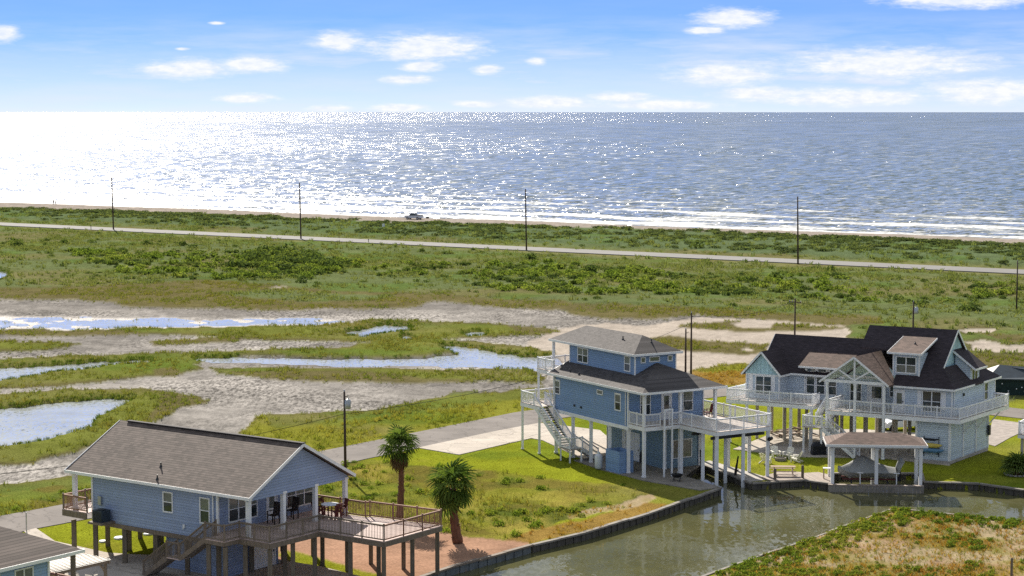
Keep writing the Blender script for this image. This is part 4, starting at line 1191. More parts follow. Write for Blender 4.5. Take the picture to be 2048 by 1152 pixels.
# ================================================================ pale aqua house
Cf = Frame((38.5, 173.35), 150.0, 55.0)
hc = empty('beach_house', Cf(9, 5, 0), 'pale aqua stilt house with shade-dark gable roofs, dormers and long white decks', 'house')
ZC, EC = 4.12, 6.62
SCm = M['siding_c']
m_ = MB(); m_.box(Cf, .2, 5.6, .85, 10.9, 3.95, 6.56); m_.build('wall', SCm, hc)
m_ = MB(); m_.box(Cf, 5.6, 11.4, 3.3, 10.5, 3.95, 6.6); m_.build('porch_wall', SCm, hc)
m_ = MB(); m_.box(Cf, 11.4, 17.65, 5.1, 11.0, 3.95, 6.42); m_.build('wing_wall', SCm, hc)
m_ = MB(); m_.box(Cf, 17.65, 20.95, 3.1, 10.8, 3.95, 6.42); m_.build('gable_wing_wall', SCm, hc)
m_ = MB(); m_.prism([Cf(17.5, 3.0, 6.45), Cf(21.1, 3.0, 6.45), Cf(19.3, 3.0, 8.4)], Cf.e2 * .3)
m_.build('gable', M['siding_c_gable'], hc)
m_ = MB(); m_.box(Cf, 17.6, 21.0, 3.02, 3.1, 6.30, 6.50); m_.build('gable_band', M['white'], hc)
# main roof: front and back slope, right skirt
RV, RZc, UG, UL = 5.25, 11.4, 1.5, 9.85
k1 = (RZc - EC) / (RV - .4)
def zf(v): return EC + (v - .4) * k1
m_ = MB()
zs = EC + (UG + .2) * .98
vs = .4 + (zs - EC) / k1
m_.slab([Cf(-.2, .4, EC), Cf(UG, vs, zs), Cf(UG, RV, RZc), Cf(UL, RV, RZc), Cf(UL, 3.35, zf(3.35)), Cf(5.55, 3.35, zf(3.35)), Cf(5.55, .4, EC)], .15)
m_.slab([Cf(UG, RV, RZc), Cf(UG, 2 * RV - vs, zs), Cf(-.2, 11.4, EC), Cf(UL, 10.9, EC), Cf(UL, RV, RZc)], .15)
m_.slab([Cf(-.2, .4, EC), Cf(-.2, 11.4, EC), Cf(UG, 2 * RV - vs, zs), Cf(UG, vs, zs)], .15)
rc = m_.build('main_roof', M['shingle_c_shade'], hc)
m_ = MB(); m_.prism([Cf(UG + .25, vs + .1, zs - .1), Cf(UG + .25, 2 * RV - vs - .1, zs - .1), Cf(UG + .25, RV, RZc - .17)], Cf.e1 * .12)
m_.build('end_gable', M['siding_c_gable'], hc)
for px_, v in ((8.2, 5.6), (3.2, 5.6)):
    m_ = MB(); m_.box(Cf, px_ - .2, px_ + .2, v - .5, v - .2, zf(5.1) - .1, zf(5.1) + .12); m_.build('roof_vent', M['dark_metal'], rc)
# left wing roof
LV, LZ, LE = 8.0, 9.75, 6.5
m_ = MB()
m_.slab([Cf(UL - .6, 4.65, LE), Cf(UL - .6, LV, LZ), Cf(20.5, LV, LZ), Cf(20.5, 4.65, LE)], .15)
m_.slab([Cf(UL - .6, LV, LZ), Cf(UL - .6, 11.4, LE), Cf(20.5, 11.4, LE), Cf(20.5, LV, LZ)], .15)
m_.build('wing_roof', M['shingle_c_shade'], hc)
m_ = MB(); m_.prism([Cf(20.25, 5.0, 6.42), Cf(20.25, 11.0, 6.42), Cf(20.25, LV, LZ - .17)], Cf.e1 * .1); m_.build('end_gable', M['siding_c_gable'], hc)
GA, GZa = 19.3, 8.62
m_ = MB()
for sg in (-1, 1):
    m_.slab([Cf(GA, 2.7, GZa), Cf(GA, 6.95, GZa), Cf(GA + sg * 1.95, 4.8 if sg < 0 else 6.95, 6.45), Cf(GA + sg * 1.95, 2.7, 6.45)], .14)
m_.build('gable_wing_roof', M['shingle_c_shade'], hc)
# porch gable
PA, PZ, PE = 8.6, 9.12, 6.72
m_ = MB()
for sg in (-1, 1):
    m_.slab([Cf(PA, -.75, PZ), Cf(PA, 5.0, PZ), Cf(PA + sg * 3.25, 3.3 if sg > 0 else 1.0, PE), Cf(PA + sg * 3.25, -.75, PE)], .14)
m_.build('porch_roof', M['shingle_boat'], hc)
m_ = PB()
m_.bar(Cf(PA, -.62, 6.95), Cf(PA, -.62, PZ - .2), .15); m_.bar(Cf(PA, -.62, 6.98), Cf(PA + 1.55, -.62, PZ - 1.2), .13); m_.bar(Cf(PA, -.62, 6.98), Cf(PA - 1.55, -.62, PZ - 1.2), .13)
m_.bar(Cf(5.7, -.62, 6.82), Cf(11.5, -.62, 6.82), .16, .26)
m_.bar(Cf(5.7, 3.2, 6.82), Cf(11.5, 3.2, 6.82), .16, .22)
m_.build('truss', M['white'], hc)
m_ = MB(); m_.prism([Cf(5.6, 3.32, 6.6), Cf(11.4, 3.32, 6.6), Cf(PA, 3.32, PZ - .2)], Cf.e2 * .1); m_.build('porch_gable_wall', M['soffit'], hc)
m_ = PB()
for sg in (-1, 1):
    m_.slab([Cf(PA, -.6, PZ - .16), Cf(PA, 3.3, PZ - .16), Cf(PA + sg * 3.05, 3.3, PE - .01), Cf(PA + sg * 3.05, -.6, PE - .01)], .02)
m_.build('porch_ceiling', M['soffit'], hc)
# dormers
DV = 1.32
m_ = MB(); m_.box(Cf, 3.42, 5.8, DV, 3.6, zf(DV) - .15, 9.42)
m_.build('dormer_wall', M['siding_c'], hc)
def shed(v0, z0, v1, z1, u0, u1, th=.13):
    return [Cf(u0, v0, z0), Cf(u1, v0, z0), Cf(u1, v1, z1), Cf(u0, v1, z1)]
m_ = MB(); m_.slab(shed(.92, 9.55, 4.45, 10.66, 3.08, 6.2), .13); dr = m_.build('dormer_roof', M['shingle_boat'], hc)
vent_pipe(dr, Cf(4.5, 2.9, 10.18), .2)
window(hc, Cf(5.5, DV, 0), -Cf.e1, -Cf.e2, 1.75, 7.75, 9.1, 2, mats=(M['pane_light'], M['pane_c']))
m_ = MB(); m_.box(Cf, 11.9, 16.0, 4.98, 6.2, 6.4, 7.25); m_.build('transom_wall', M['white'], hc)
m_ = MB(); m_.slab(shed(4.3, 7.28, 6.6, 8.4, 11.6, 16.3), .12); m_.build('transom_roof', M['shingle_boat'], hc)
for u in (15.75, 14.65, 13.5): window(hc, Cf(u, 4.98, 0), -Cf.e1, -Cf.e2, .75, 6.78, 7.08, hung=False, mats=(M['pane_c'],))
m_ = MB(); m_.prism([Cf(.2, 5.0, 6.5), Cf(.2, 5.0, 8.02), Cf(1.6, 5.0, 9.3), Cf(1.6, 5.0, 7.7)], Cf.e2 * 2.1); m_.build('side_dormer_wall', SCm, hc)
m_ = MB(); m_.slab([Cf(-.35, 4.7, 8.02), Cf(1.75, 4.7, 9.62), Cf(1.75, 7.45, 9.62), Cf(-.35, 7.45, 8.02)], .13); m_.build('side_dormer_roof', M['shingle_c_shade'], hc)
window(hc, Cf(.2, 5.35, 0), Cf.e2, -Cf.e1, 1.2, 6.85, 7.85, 2, hung=False, mats=(M['pane_c'],))
# fascia and rakes
fascia(hc, [(Cf(-.23, .37, EC), Cf(5.4, .37, EC)), (Cf(-.23, .37, EC), Cf(-.23, 5.0, EC)), (Cf(-.23, 7.1, EC), Cf(-.23, 11.43, EC)),
            (Cf(UG - .03, vs, zs + .02), Cf(UG - .03, RV, RZc + .02)), (Cf(UG - .03, RV, RZc + .02), Cf(UG - .03, 2 * RV - vs, zs)),
            (Cf(PA, -.78, PZ), Cf(PA + 3.28, -.78, PE)), (Cf(PA, -.78, PZ), Cf(PA - 3.28, -.78, PE)),
            (Cf(GA, 2.67, GZa), Cf(GA + 1.98, 2.67, 6.45)), (Cf(GA, 2.67, GZa), Cf(GA - 1.98, 2.67, 6.45)), (Cf(GA - 1.98, 2.67, 6.45), Cf(GA - 1.98, 4.7, 6.45)),
            (Cf(17.3, 4.62, LE), Cf(11.4, 4.62, LE)), (Cf(20.53, 4.62, LE), Cf(20.53, LV, LZ)), (Cf(20.53, 11.43, LE), Cf(20.53, LV, LZ)),
            (Cf(3.05, .89, 9.55), Cf(6.23, .89, 9.55)), (Cf(3.05, .89, 9.55), Cf(3.05, 4.4, 10.66)), (Cf(6.23, .89, 9.55), Cf(6.23, 4.4, 10.66)),
            (Cf(11.57, 4.27, 7.28), Cf(16.33, 4.27, 7.28)), (Cf(-.38, 4.67, 8.02), Cf(-.38, 7.48, 8.02)), (Cf(-.38, 4.67, 8.02), Cf(1.75, 4.67, 9.62))], M['white'], .17)
m_ = PB()
for u, v, z0, z1 in ((.2, .85, 3.96, 6.5), (17.65, 3.1, 3.96, 6.3), (20.95, 3.1, 3.96, 6.3), (.2, 10.9, 3.96, 6.5), (3.42, DV, 7.4, 9.4), (5.8, DV, 7.4, 9.4), (16.05, 5.1, 3.96, 6.4)):
    m_.box(Cf, u - .06, u + .06, v - .06, v + .06, z0, z1)
for (u, w_) in ((2.95, .38), (.72, .38), (20.3, .42), (18.05, .42)):
    v = .83 if u < 10 else 3.08
    m_.box(Cf, u, u + w_, v - .02, v + .01, 4.7, 6.3)
m_.build('corner_trim', M['white'], hc)
PC = (M['pane_c'], M['pane_c'])
window(hc, Cf(2.82, .85, 0), -Cf.e1, -Cf.e2, 1.62, 4.5, 6.25, 2, mats=PC)
door(hc, Cf(5.42, .85, 0), -Cf.e1, -Cf.e2, .85, ZC + .03, 6.15, M['white'], M['pane_light'])
window(hc, Cf(19.95, 3.1, 0), -Cf.e1, -Cf.e2, 1.5, 4.6, 6.2, 2, mats=PC)
for u in (15.85, 14.85, 13.7): window(hc, Cf(u, 5.1, 0), -Cf.e1, -Cf.e2, .75, 4.7, 6.22, mats=PC)
window(hc, Cf(10.7, 3.3, 0), -Cf.e1, -Cf.e2, 1.0, 4.6, 6.2, mats=PC)
door(hc, Cf(9.0, 3.3, 0), -Cf.e1, -Cf.e2, 1.6, ZC + .03, 6.2, M['white'], M['pane_c'])
window(hc, Cf(6.9, 3.3, 0), -Cf.e1, -Cf.e2, .9, 5.2, 6.1, mats=PC)
window(hc, Cf(.2, 8.4, 0), Cf.e2, -Cf.e1, .75, 4.8, 6.25, mats=PC)
# decks
m_ = PB()
m_.slab([Cf(*q_, ZC) for q_ in ((-1.1, -.5), (-1.25, 10.75), (.2, 10.9), (.2, .85), (5.6, .85), (5.6, 3.3), (11.05, 3.3), (11.05, -.8))], .05)
m_.slab([Cf(*q_, ZC) for q_ in ((13.3, 1.08), (13.3, 5.1), (17.65, 5.1), (17.65, 3.1), (20.95, 3.1), (20.95, 8.5), (22.0, 8.5), (22.0, 1.08))], .05)
m_.slab([Cf(*q_, ZC) for q_ in ((11.05, 2.6), (11.05, 5.1), (13.3, 5.1), (13.3, 2.6))], .05)
m_.build('deck', M['deck_c'], hc)
m_ = PB()
rim([(5.6, .9), (.1, .95)], ZC - .25, .3, Cf)
rim([(11.02, 3.2), (11.02, -.77), (-1.07, -.47), (-1.22, 10.72), (.1, 10.85)], ZC - .2, .34, Cf)
rim([(13.33, 5.0), (13.33, 1.11), (21.97, 1.11), (21.97, 8.45), (20.95, 8.45)], ZC - .2, .34, Cf)
m_.build('rim_joist', M['white'], hc)
railing(hc, [Cf(*q_, ZC) for q_ in ((11.0, 2.4), (11.0, -.72), (-1.02, -.42), (-1.17, 10.68), (.15, 10.8))], WR, WR, 1.0, 1.9)
railing(hc, [Cf(*q_, ZC) for q_ in ((13.38, 2.5), (13.38, 1.16), (21.92, 1.16), (21.92, 8.4), (21.0, 8.4))], WR, WR, 1.0, 1.9)
colC = square_post(.22, 6.6, M['white'], 'column', .12)
for u in (5.8, 8.5, 11.15): place(colC, 'column', hc, Cf(u, -.62, .06), (0, 0, math.radians(60)))
pC = square_post(.28, 3.88, M['pile_c'])
pile_set(hc, pC, [Cf(u, v, .05) for u in (5.6, 8.4, 11.2, 13.5, 15.6, 17.8, 20.6) for v in (1.6, 4.6, 7.6, 10.2) if not (u > 13 and v < 2)])
pile_set(hc, square_post(.26, 3.8, M['white'], 'pile', .1), [Cf(u, 1.35, .05) for u in (13.6, 15.6, 17.8, 20.0, 21.7)])
# garage under the right half
m_ = MB(); m_.box(Cf, 0.02, 3.0, .05, 8.9, .05, 3.9); m_.build('garage_wall', SCm, hc)
m_ = PB(); m_.box(Cf, -.06, 3.08, -.03, 8.98, .02, .3); m_.build('garage_plinth', M['concrete'], hc)
m_ = PB()
for u, v in ((0, .03), (0, 3.0), (0, 6.0), (0, 8.9), (3.0, .03)): m_.box(Cf, u - .09, u + .09, v - .09, v + .09, .3, 3.88)
m_.build('pilaster', M['white'], hc)
for v in (3.0, 6.0, 8.9):
    m_ = PB(); m_.bar(Cf(-.1, v, 2.5), Cf(-1.15, v, 3.8), .1); m_.build('brace', M['white'], hc)
m_ = MB(); m_.bar(Cf(.12, 1.2, 6.5), Cf(.12, 1.2, 4.15), .08); m_.build('downspout', M['white'], hc)
m_ = MB(); m_.box(Cf, .08, .2, 3.3, 3.55, 5.7, 5.95); m_.build('wall_lamp', M['dark_metal'], hc)
m_ = MB(); m_.box(Cf, -.28, -.1, 8.6, 8.95, 1.5, 2.4); m_.build('meter_box', M['dark_metal'], hc)
# stair with a landing between the decks
stairs(hc, Cf, 11.35, 12.6, 2.6, ZC, .2, 2.55, M['concrete_old'], M['white'], WR, WR)
m_ = MB(); m_.box(Cf, 11.3, 13.2, -1.3, .2, 2.46, 2.54); m_.build('landing', M['deck_c'], hc)
railing(hc, [Cf(*q_, 2.54) for q_ in ((13.15, .15), (13.15, -1.25), (11.4, -1.25))], WR, WR, 1.0, 1.6)
pile_set(hc, square_post(.16, 2.46, M['white'], 'landing_post'), [Cf(u, v, .0) for u, v in ((13.1, -1.2), (11.4, -1.2), (13.1, .1), (11.4, .1))], 'landing_post')
stairs(hc, Cf, -1.25, -.2, 11.3, 2.54, 8.2, .06, M['concrete_old'], M['white'], WR, WR, along='u')

# ================================================================ corner of the house at the lower edge, with its patio roof
Df = Frame((0, 0), 54.3, 144.3)
dc = gpt(168, 1099, 5.6)
Df.O = Vector((dc.x, dc.y, 0))
hd = empty('beach_house', Df(-4, 5, 0), 'sky blue house showing only its brown hip roof corner at the lower edge', 'house')
m_ = MB()
m_.slab([Df(0, 0, 5.6), Df(0, 12, 5.6), Df(-5, 7, 7.9), Df(-5, 5, 7.9)], .14)
m_.slab([Df(0, 0, 5.6), Df(-5, 5, 7.9), Df(-8, 5, 7.9), Df(-10, 0, 5.6)], .14)
m_.build('roof', M['shingle_a'], hd)
fascia(hd, [(Df(.03, -.03, 5.6), Df(.03, 12, 5.6)), (Df(.03, -.03, 5.6), Df(-10, -.03, 5.6))], M['white'])
m_ = MB(); m_.box(Df, -9.5, -2.2, .6, 11, 2.6, 5.45); m_.build('wall', M['siding_d'], hd)
m_ = PB(); m_.box(Df, -2.27, -2.13, .53, .67, 2.65, 5.4); m_.build('corner_trim', M['white'], hd)
window(hd, Df(-4.6, .6, 0), Df.e1, -Df.e2, 1.2, 3.3, 5.1, 2)
window(hd, Df(-7.4, .6, 0), Df.e1, -Df.e2, 1.6, 3.3, 5.1, 2)
m_ = PB(); m_.box(Df, -2.13, -.1, .2, 11, 2.75, 2.85); m_.build('deck', M['deck_a'], hd)
railing(hd, [Df(-2.1, .25, 2.85), Df(-.2, .25, 2.85), Df(-.2, 10, 2.85)], M['rail_a'], M['timber_a'])
pile_set(hd, square_post(.26, 5.4, M['timber_a'], 'column'), [Df(-.45, .45, 0), Df(-.45, 6, 0)], 'column')
pile_set(hd, square_post(.28, 2.6, M['pile_a']), [Df(-3, 1, 0), Df(-6, 1, 0), Df(-9, 1, 0)])
pt0 = gpt(222, 1119, 2.55)
Pf = Frame((pt0.x, pt0.y), 54.3, 144.3)
pv = empty('patio_cover', Pf(-2, 2, 0), 'low patio cover of ribbed cream metal on a timber frame', 'patio cover')
m_ = MB()
m_.slab([Pf(0, 0, 2.55), Pf(0, 4.4, 2.62), Pf(-6, 4.4, 2.72), Pf(-6, 0, 2.62)], .04)
pr = m_.build('roof_sheet', M['metal_roof'], pv)
m_ = MB()
for i in range(15):
    v = .12 + i * .3
    m_.bar(Pf(0.02, v, 2.57 + .016 * v), Pf(-6, v, 2.655 + .016 * v), .05, .05)
m_.build('rib', M['metal_roof'], pr)
m_ = PB(); m_.bar(Pf(-.15, -.05, 2.42), Pf(-.15, 4.5, 2.48), .1, .22); m_.bar(Pf(-.1, .1, 2.44), Pf(-6, .1, 2.5), .1, .2); m_.bar(Pf(-.1, 4.3, 2.5), Pf(-6, 4.3, 2.56), .1, .2)
m_.build('beam', M['timber_a'], pv)
pile_set(pv, square_post(.18, 2.4, M['timber_a'], 'post'), [Pf(-.3, .2, 0), Pf(-.3, 4.2, 0), Pf(-5.5, .2, 0)], 'post')
m_ = PB(); m_.bar(Pf(-.3, .2, 1.8), Pf(-.9, .1, 2.4), .09); m_.bar(Pf(-.3, .3, 1.8), Pf(-.2, .9, 2.4), .09); m_.build('brace', M['timber_a'], pv)

# deck corner of the next house, at the right edge
e0 = gpt(2036, 868, 3.4)
Ef = Frame((e0.x, e0.y), -30, 60)
he = empty('deck', Ef(3, 2, 0), 'white railed deck corner of a further house at the right edge', 'deck')
m_ = MB(); m_.box(Ef, 0, 9, 0, 6, 3.32, 3.4); m_.build('platform', M['deck_c'], he)
m_ = PB(); m_.bar(Ef(0, 0.02, 3.18), Ef(9, 0.02, 3.18), .08, .28); m_.bar(Ef(0.02, 0, 3.18), Ef(.02, 6, 3.18), .08, .28); m_.build('rim_joist', M['white'], he)
railing(he, [Ef(.06, 5.9, 3.4), Ef(.06, .06, 3.4), Ef(8.9, .06, 3.4)], WR, WR, 1.04, 1.8)
pile_set(he, square_post(.22, 3.2, M['pile_c']), [Ef(.3, .3, 0), Ef(3.3, .3, 0), Ef(.3, 3, 0), Ef(.3, 5.5, 0)])

# ================================================================ boathouse, docks and bulkheads
Kf = Frame((26.76, 164.3), -5.0, 85.0)
bh = empty('boathouse', Kf(3.6, 1.6, 0), 'open boathouse with brown hip roof on white posts over the covered boat', 'boathouse')
m_ = MB()
u0, u1, v0, v1, ze, zr_ = -.55, 7.75, -.5, 3.6, 3.4, 4.15
m_.slab([Kf(u0, v0, ze), Kf(u1, v0, ze), Kf(u1 - 2.0, 1.55, zr_), Kf(u0 + 2.0, 1.55, zr_)], .12)
m_.slab([Kf(u1, v1, ze), Kf(u0, v1, ze), Kf(u0 + 2.0, 1.55, zr_), Kf(u1 - 2.0, 1.55, zr_)], .12)
m_.slab([Kf(u1, v0, ze), Kf(u1, v1, ze), Kf(u1 - 2.0, 1.55, zr_)], .12)
m_.slab([Kf(u0, v1, ze), Kf(u0, v0, ze), Kf(u0 + 2.0, 1.55, zr_)], .12)
m_.build('roof', M['shingle_boat'], bh)
fascia(bh, [(Kf(u0, v0 - .02, ze), Kf(u1, v0 - .02, ze)), (Kf(u1 + .02, v0, ze), Kf(u1 + .02, v1, ze)), (Kf(u0 - .02, v0, ze), Kf(u0 - .02, v1, ze)), (Kf(u0, v1 + .02, ze), Kf(u1, v1 + .02, ze))], M['white'], .2)
m_ = PB()
for v in (0, 3.1): m_.bar(Kf(-.1, v, 3.16), Kf(7.35, v, 3.16), .14, .2)
m_.build('header_beam', M['white'], bh)
pile_set(bh, square_post(.27, 4.5, M['white'], 'post', .16), [Kf(u, v, -1.4) for u in (.0, 3.62, 7.25) for v in (0, 3.1)], 'post')
dkf = empty('dock', Kf(3, -.3, CANAL_Z), 'weathered timber dock walk along the front of the boathouse', 'dock')
m_ = MB(); m_.box(Kf, -.35, 7.5, -.62, -.16, -.02, .05); m_.build('walkway', M['dock'], dkf)
nfb = 26
for i in range(nfb):
    a0 = -.35 + 7.85 * i / nfb
    m_ = MB(); m_.box(Kf, a0 + .008, a0 + 7.85 / nfb - .008, -.60, -.56, -.95 - .25 * ((i * 7) % 3) / 3, -.03); m_.build('face_board', M['concrete_old'], dkf)
def quay(name, pix, z, mat, label, cat='dock'):
    m_ = MB(); m_.slab([gpt(px, py, z) for px, py in pix], .14)
    o = m_.build(name, mat); tag(o, label, cat); return o
quay('deck_platform', [(1518, 955), (1560, 942), (1604, 944), (1606, 958), (1548, 961)], .10, M['dock'], 'low timber platform under the picnic table', 'platform')
quay('dock_platform', [(1607, 958), (1606, 946), (1636, 944), (1668, 951), (1664, 967)], .07, M['dock'], 'plank landing between the picnic table and the boathouse', 'dock')
# bulkhead walls: separate vertical boards under cap timbers
def bulkhead(pix, label, capmat, boardmat, cap_w=.36, bw=.42, zc=.06, closed=False, depth=1.5):
    pts = [gpt(px, py, 0) for px, py in pix]
    o = empty('bulkhead', pts[0], label, 'bulkhead')
    k = 0
    cache = bulkhead.cache.setdefault((boardmat.name, bw, depth), None)
    if cache is None:
        mm_ = MB(); mm_.box(WORLDF, 0.012, bw - .012, -.05, .05, -depth, 0)
        cache = bulkhead.cache[(boardmat.name, bw, depth)] = mesh_piece('board', mm_, boardmat)
    for p0, p1 in zip(pts[:-1], pts[1:]):
        d = p1 - p0; L = d.length; d.normalize(); ang_ = math.atan2(d.y, d.x)
        nc = max(1, round(L / 2.6))
        for i in range(nc):
            mm_ = MB(); a = p0 + d * (L * i / nc + .008); b2 = p0 + d * (L * (i + 1) / nc - .008)
            dz = .018 * ((k * 5) % 4 - 1.5)
            mm_.bar(a + UP * (zc - .06 + dz), b2 + UP * (zc - .06 + dz), cap_w, .13)
            mm_.build('cap', capmat, o); k += 1
        nb = max(1, int(L / bw))
        for i in range(nb):
            q_ = p0 + d * (L * i / nb)
            off = Vector((-d.y, d.x, 0)) * (.035 if i % 2 else -.02)
            place(cache, 'board', o, q_ + off + UP * (zc - .13), (0, 0, ang_), (L / nb / bw, 1, 1))
    return o
bulkhead.cache = {}
bulkhead([(780, 1174), (900, 1135), (1062, 1090)], 'bulkhead of pale sheet piling edging the bare red soil', M['timber_a'], M['sheetpile'], bw=.5)
bulkhead([(1064, 1089.5), (1170, 1065), (1296, 1027), (1348, 1009), (1441, 976)], 'weathered timber bulkhead along the orange grass bank of the canal', M['concrete_old'], M['bulkhead'])
bulkhead([(1441, 976), (1364, 953), (1401, 927), (1503, 966)], 'bulkhead around the boat slip under the white railed deck', M['concrete_old'], M['bulkhead'])
bulkhead([(1504, 966), (1607, 960), (1662, 968)], 'bulkhead in front of the picnic table by the canal', M['concrete_old'], M['bulkhead'])
bulkhead([(1664, 966), (1664, 947), (1842, 946), (1846, 963)], 'bulkhead at the back of the boathouse slip', M['concrete_old'], M['bulkhead'], depth=1.2)
bulkhead([(1847, 963), (1958, 967)], 'shaded bulkhead on the lawn edge to the right of the boathouse', M['concrete_old'], M['bulkhead'])
bulkhead([(1960, 967), (2048, 980), (2300, 1016)], 'grey capped bulkhead below the fan-leaved garden plant', M['concrete_old'], M['bulkhead'])
bulkhead([(2300, 1074), (2048, 1043), (1784, 1018), (1591, 1089), (1480, 1126), (1390, 1160)], 'bulkhead edging the weedy foreground lot', M['concrete_old'], M['bulkhead'], cap_w=.22)
# ---------------------------------------------------------------- utility poles and wires
def utility_pole(base, h, label, arm=False, can=False, group=None, r=.13, lean=(0, 0), armdir=None):
    o = empty('utility_pole', base, label, 'utility pole', group)
    top = Vector(base) + Vector((lean[0], lean[1], h))
    m_ = MB(); m_.tube([Vector(base) - UP * .4, Vector(base).lerp(top, .5), top], [r, r * .85, r * .68], 10); m_.build('shaft', M['pole'], o, True)
    ad = Vector(armdir or (0.8, -0.58, 0)).normalized()
    if arm:
        m_ = MB(); m_.bar(top - ad * .85 - UP * .45, top + ad * .85 - UP * .45, .09, .11); ar = m_.build('crossarm', M['pole'], o)
        for s_ in (-.8, -.4, .8):
            m_ = MB(); m_.lathe(top + ad * s_ - UP * .39, [(.03, 0), (.06, .03), (.05, .09), (.065, .12), (.03, .17)], 8); m_.build('insulator', M['metal'], ar)
    else:
        m_ = MB(); m_.lathe(top, [(.03, 0), (.07, .04), (.05, .12), (.03, .18)], 8); m_.build('insulator', M['metal'], o)
        m_ = MB(); m_.bar(top - ad * .05 - UP * .5, top + ad * .45 - UP * .3, .05, .05); m_.build('bracket', M['dark_metal'], o)
    if can:
        c_ = top + ad * .38 - UP * (1.45 if h < 9 else 2.2)
        m_ = MB(); m_.lathe(c_, [(.10, -.02), (.24, .0), (.26, .06), (.26, .72), (.20, .80), (.04, .84)], 14); tr_ = m_.build('transformer', M['metal'], o, True)
        m_ = MB(); m_.lathe(c_ + UP * .82 + ad * .1, [(.03, 0), (.045, .05), (.03, .2)], 8); m_.build('bushing', M['metal'], tr_)
    return top
HWG = 'tall poles along the highway'
for (px, py, lab) in ((227, 461, 'tall highway pole closest to the bright sun glitter on the sea'), (602, 480, 'tall highway pole standing between the glitter and the pickup truck'),
                      (1053, 503, 'tall highway pole to the right of the pickup truck'), (1596, 530, 'tall highway pole above the pale aqua house')):
    utility_pole(gat(px, py), 13.7, lab, group=HWG, r=.19, lean=(-.25, 0))
SG = 'poles along the side street'
pa_ = gpt(691, 950); pb_ = gpt(1382, 750); pc_ = gpt(1589, 711); pd_ = gpt(1825, 720); pe_ = gat(2033, 620); pz_ = gpt(-330, 1150)
utility_pole(pa_, 7.2, 'street pole with a grey transformer behind the brown gable roof', can=True, group=SG, lean=(-.05, 0))
utility_pole(pb_, 7.35, 'taller of two poles standing close together behind the deep blue house', group=SG)
utility_pole(gpt(1371, 748), 5.35, 'shorter reddish pole beside a taller one behind the deep blue house', group=SG)
utility_pole(pc_, 7.3, 'pole with a crossarm behind the wing roof of the pale aqua house', arm=True, group=SG)
utility_pole(pd_, 7.3, 'pole with a transformer behind the main ridge of the aqua house', can=True, group=SG)
utility_pole(pe_, 7.6, 'dark pole in the scrub at the right edge', group=SG)
def wire(p, q, sag, r=.022):
    pts = [Vector(p).lerp(Vector(q), i / 24) - UP * (4 * sag * (i / 24) * (1 - i / 24)) for i in range(25)]
    m_ = MB(); m_.tube(pts, r, 5)
    return m_.build('power_line', M['black'], None)
tag(wire(pa_ + UP * 5.3, pb_ + UP * 6.2, 1.5), 'thin dark wire sagging over the roadside meadow towards the blue house', 'wire', 'street wires')
tag(wire(pz_ + UP * 6.0, pa_ + UP * 5.3, 1.0), 'thin dark wire running behind the brown gable roof to the left edge', 'wire', 'street wires')
tag(wire(pb_ + UP * 7.0, pc_ + UP * 7.0, .8), 'thin dark wire between the poles behind the two right houses', 'wire', 'street wires')
tag(wire(pc_ + UP * 6.9, pd_ + UP * 6.9, .8, .018), 'thin dark wire above the wing roof of the aqua house', 'wire', 'street wires')

# road furniture
for (px, py, h_, lab) in ((80, 462, .95, 'short marker post left of the first highway pole at the road edge'), (182, 461, 1.2, 'slim marker post just left of the highway pole near the glitter'), (737, 487, .95, 'short dark marker post by the highway below the white sign'), (678, 478, 1.4, 'thin post on the seaward side of the highway below the dunes')):
    b_ = gat(px, py); o = empty('marker_post', b_, lab, 'post', 'highway marker posts')
    m_ = MB(); m_.box(Frame((b_.x, b_.y), 0, 90), -.07, .07, -.05, .05, b_.z - .2, b_.z + h_); m_.build('stake', M['pole'], o)
    m_ = MB(); m_.box(Frame((b_.x, b_.y), 0, 90), -.1, .1, -.07, -.051, b_.z + h_ * .75, b_.z + h_ - .02); m_.build('reflector', M['dark_metal'], o)
b_ = gat(767, 463); o = empty('road_sign', b_, 'small square white sign in the dune scrub beyond the highway', 'sign')
F_ = Frame((b_.x, b_.y), 0, 90)
m_ = MB()
for s_ in (-.22, .22): m_.box(F_, s_ - .04, s_ + .04, -.03, .03, b_.z - .2, b_.z + 1.0)
m_.build('post', M['metal'], o)
m_ = MB(); m_.box(F_, -.34, .34, -.06, -.031, b_.z + .55, b_.z + 1.35); m_.build('panel', M['sign'], o)
b_ = gpt(53, 1062); m_ = MB(); m_.tube([b_, b_ + UP * 1.35], .045, 8); m_.lathe(b_ + UP * 1.35, [(.06, 0), (.06, .03), (.02, .06)], 8)
tag(m_.build('pipe_post', M['metal']), 'slim grey pipe post by the street beyond the lower left roof', 'post')

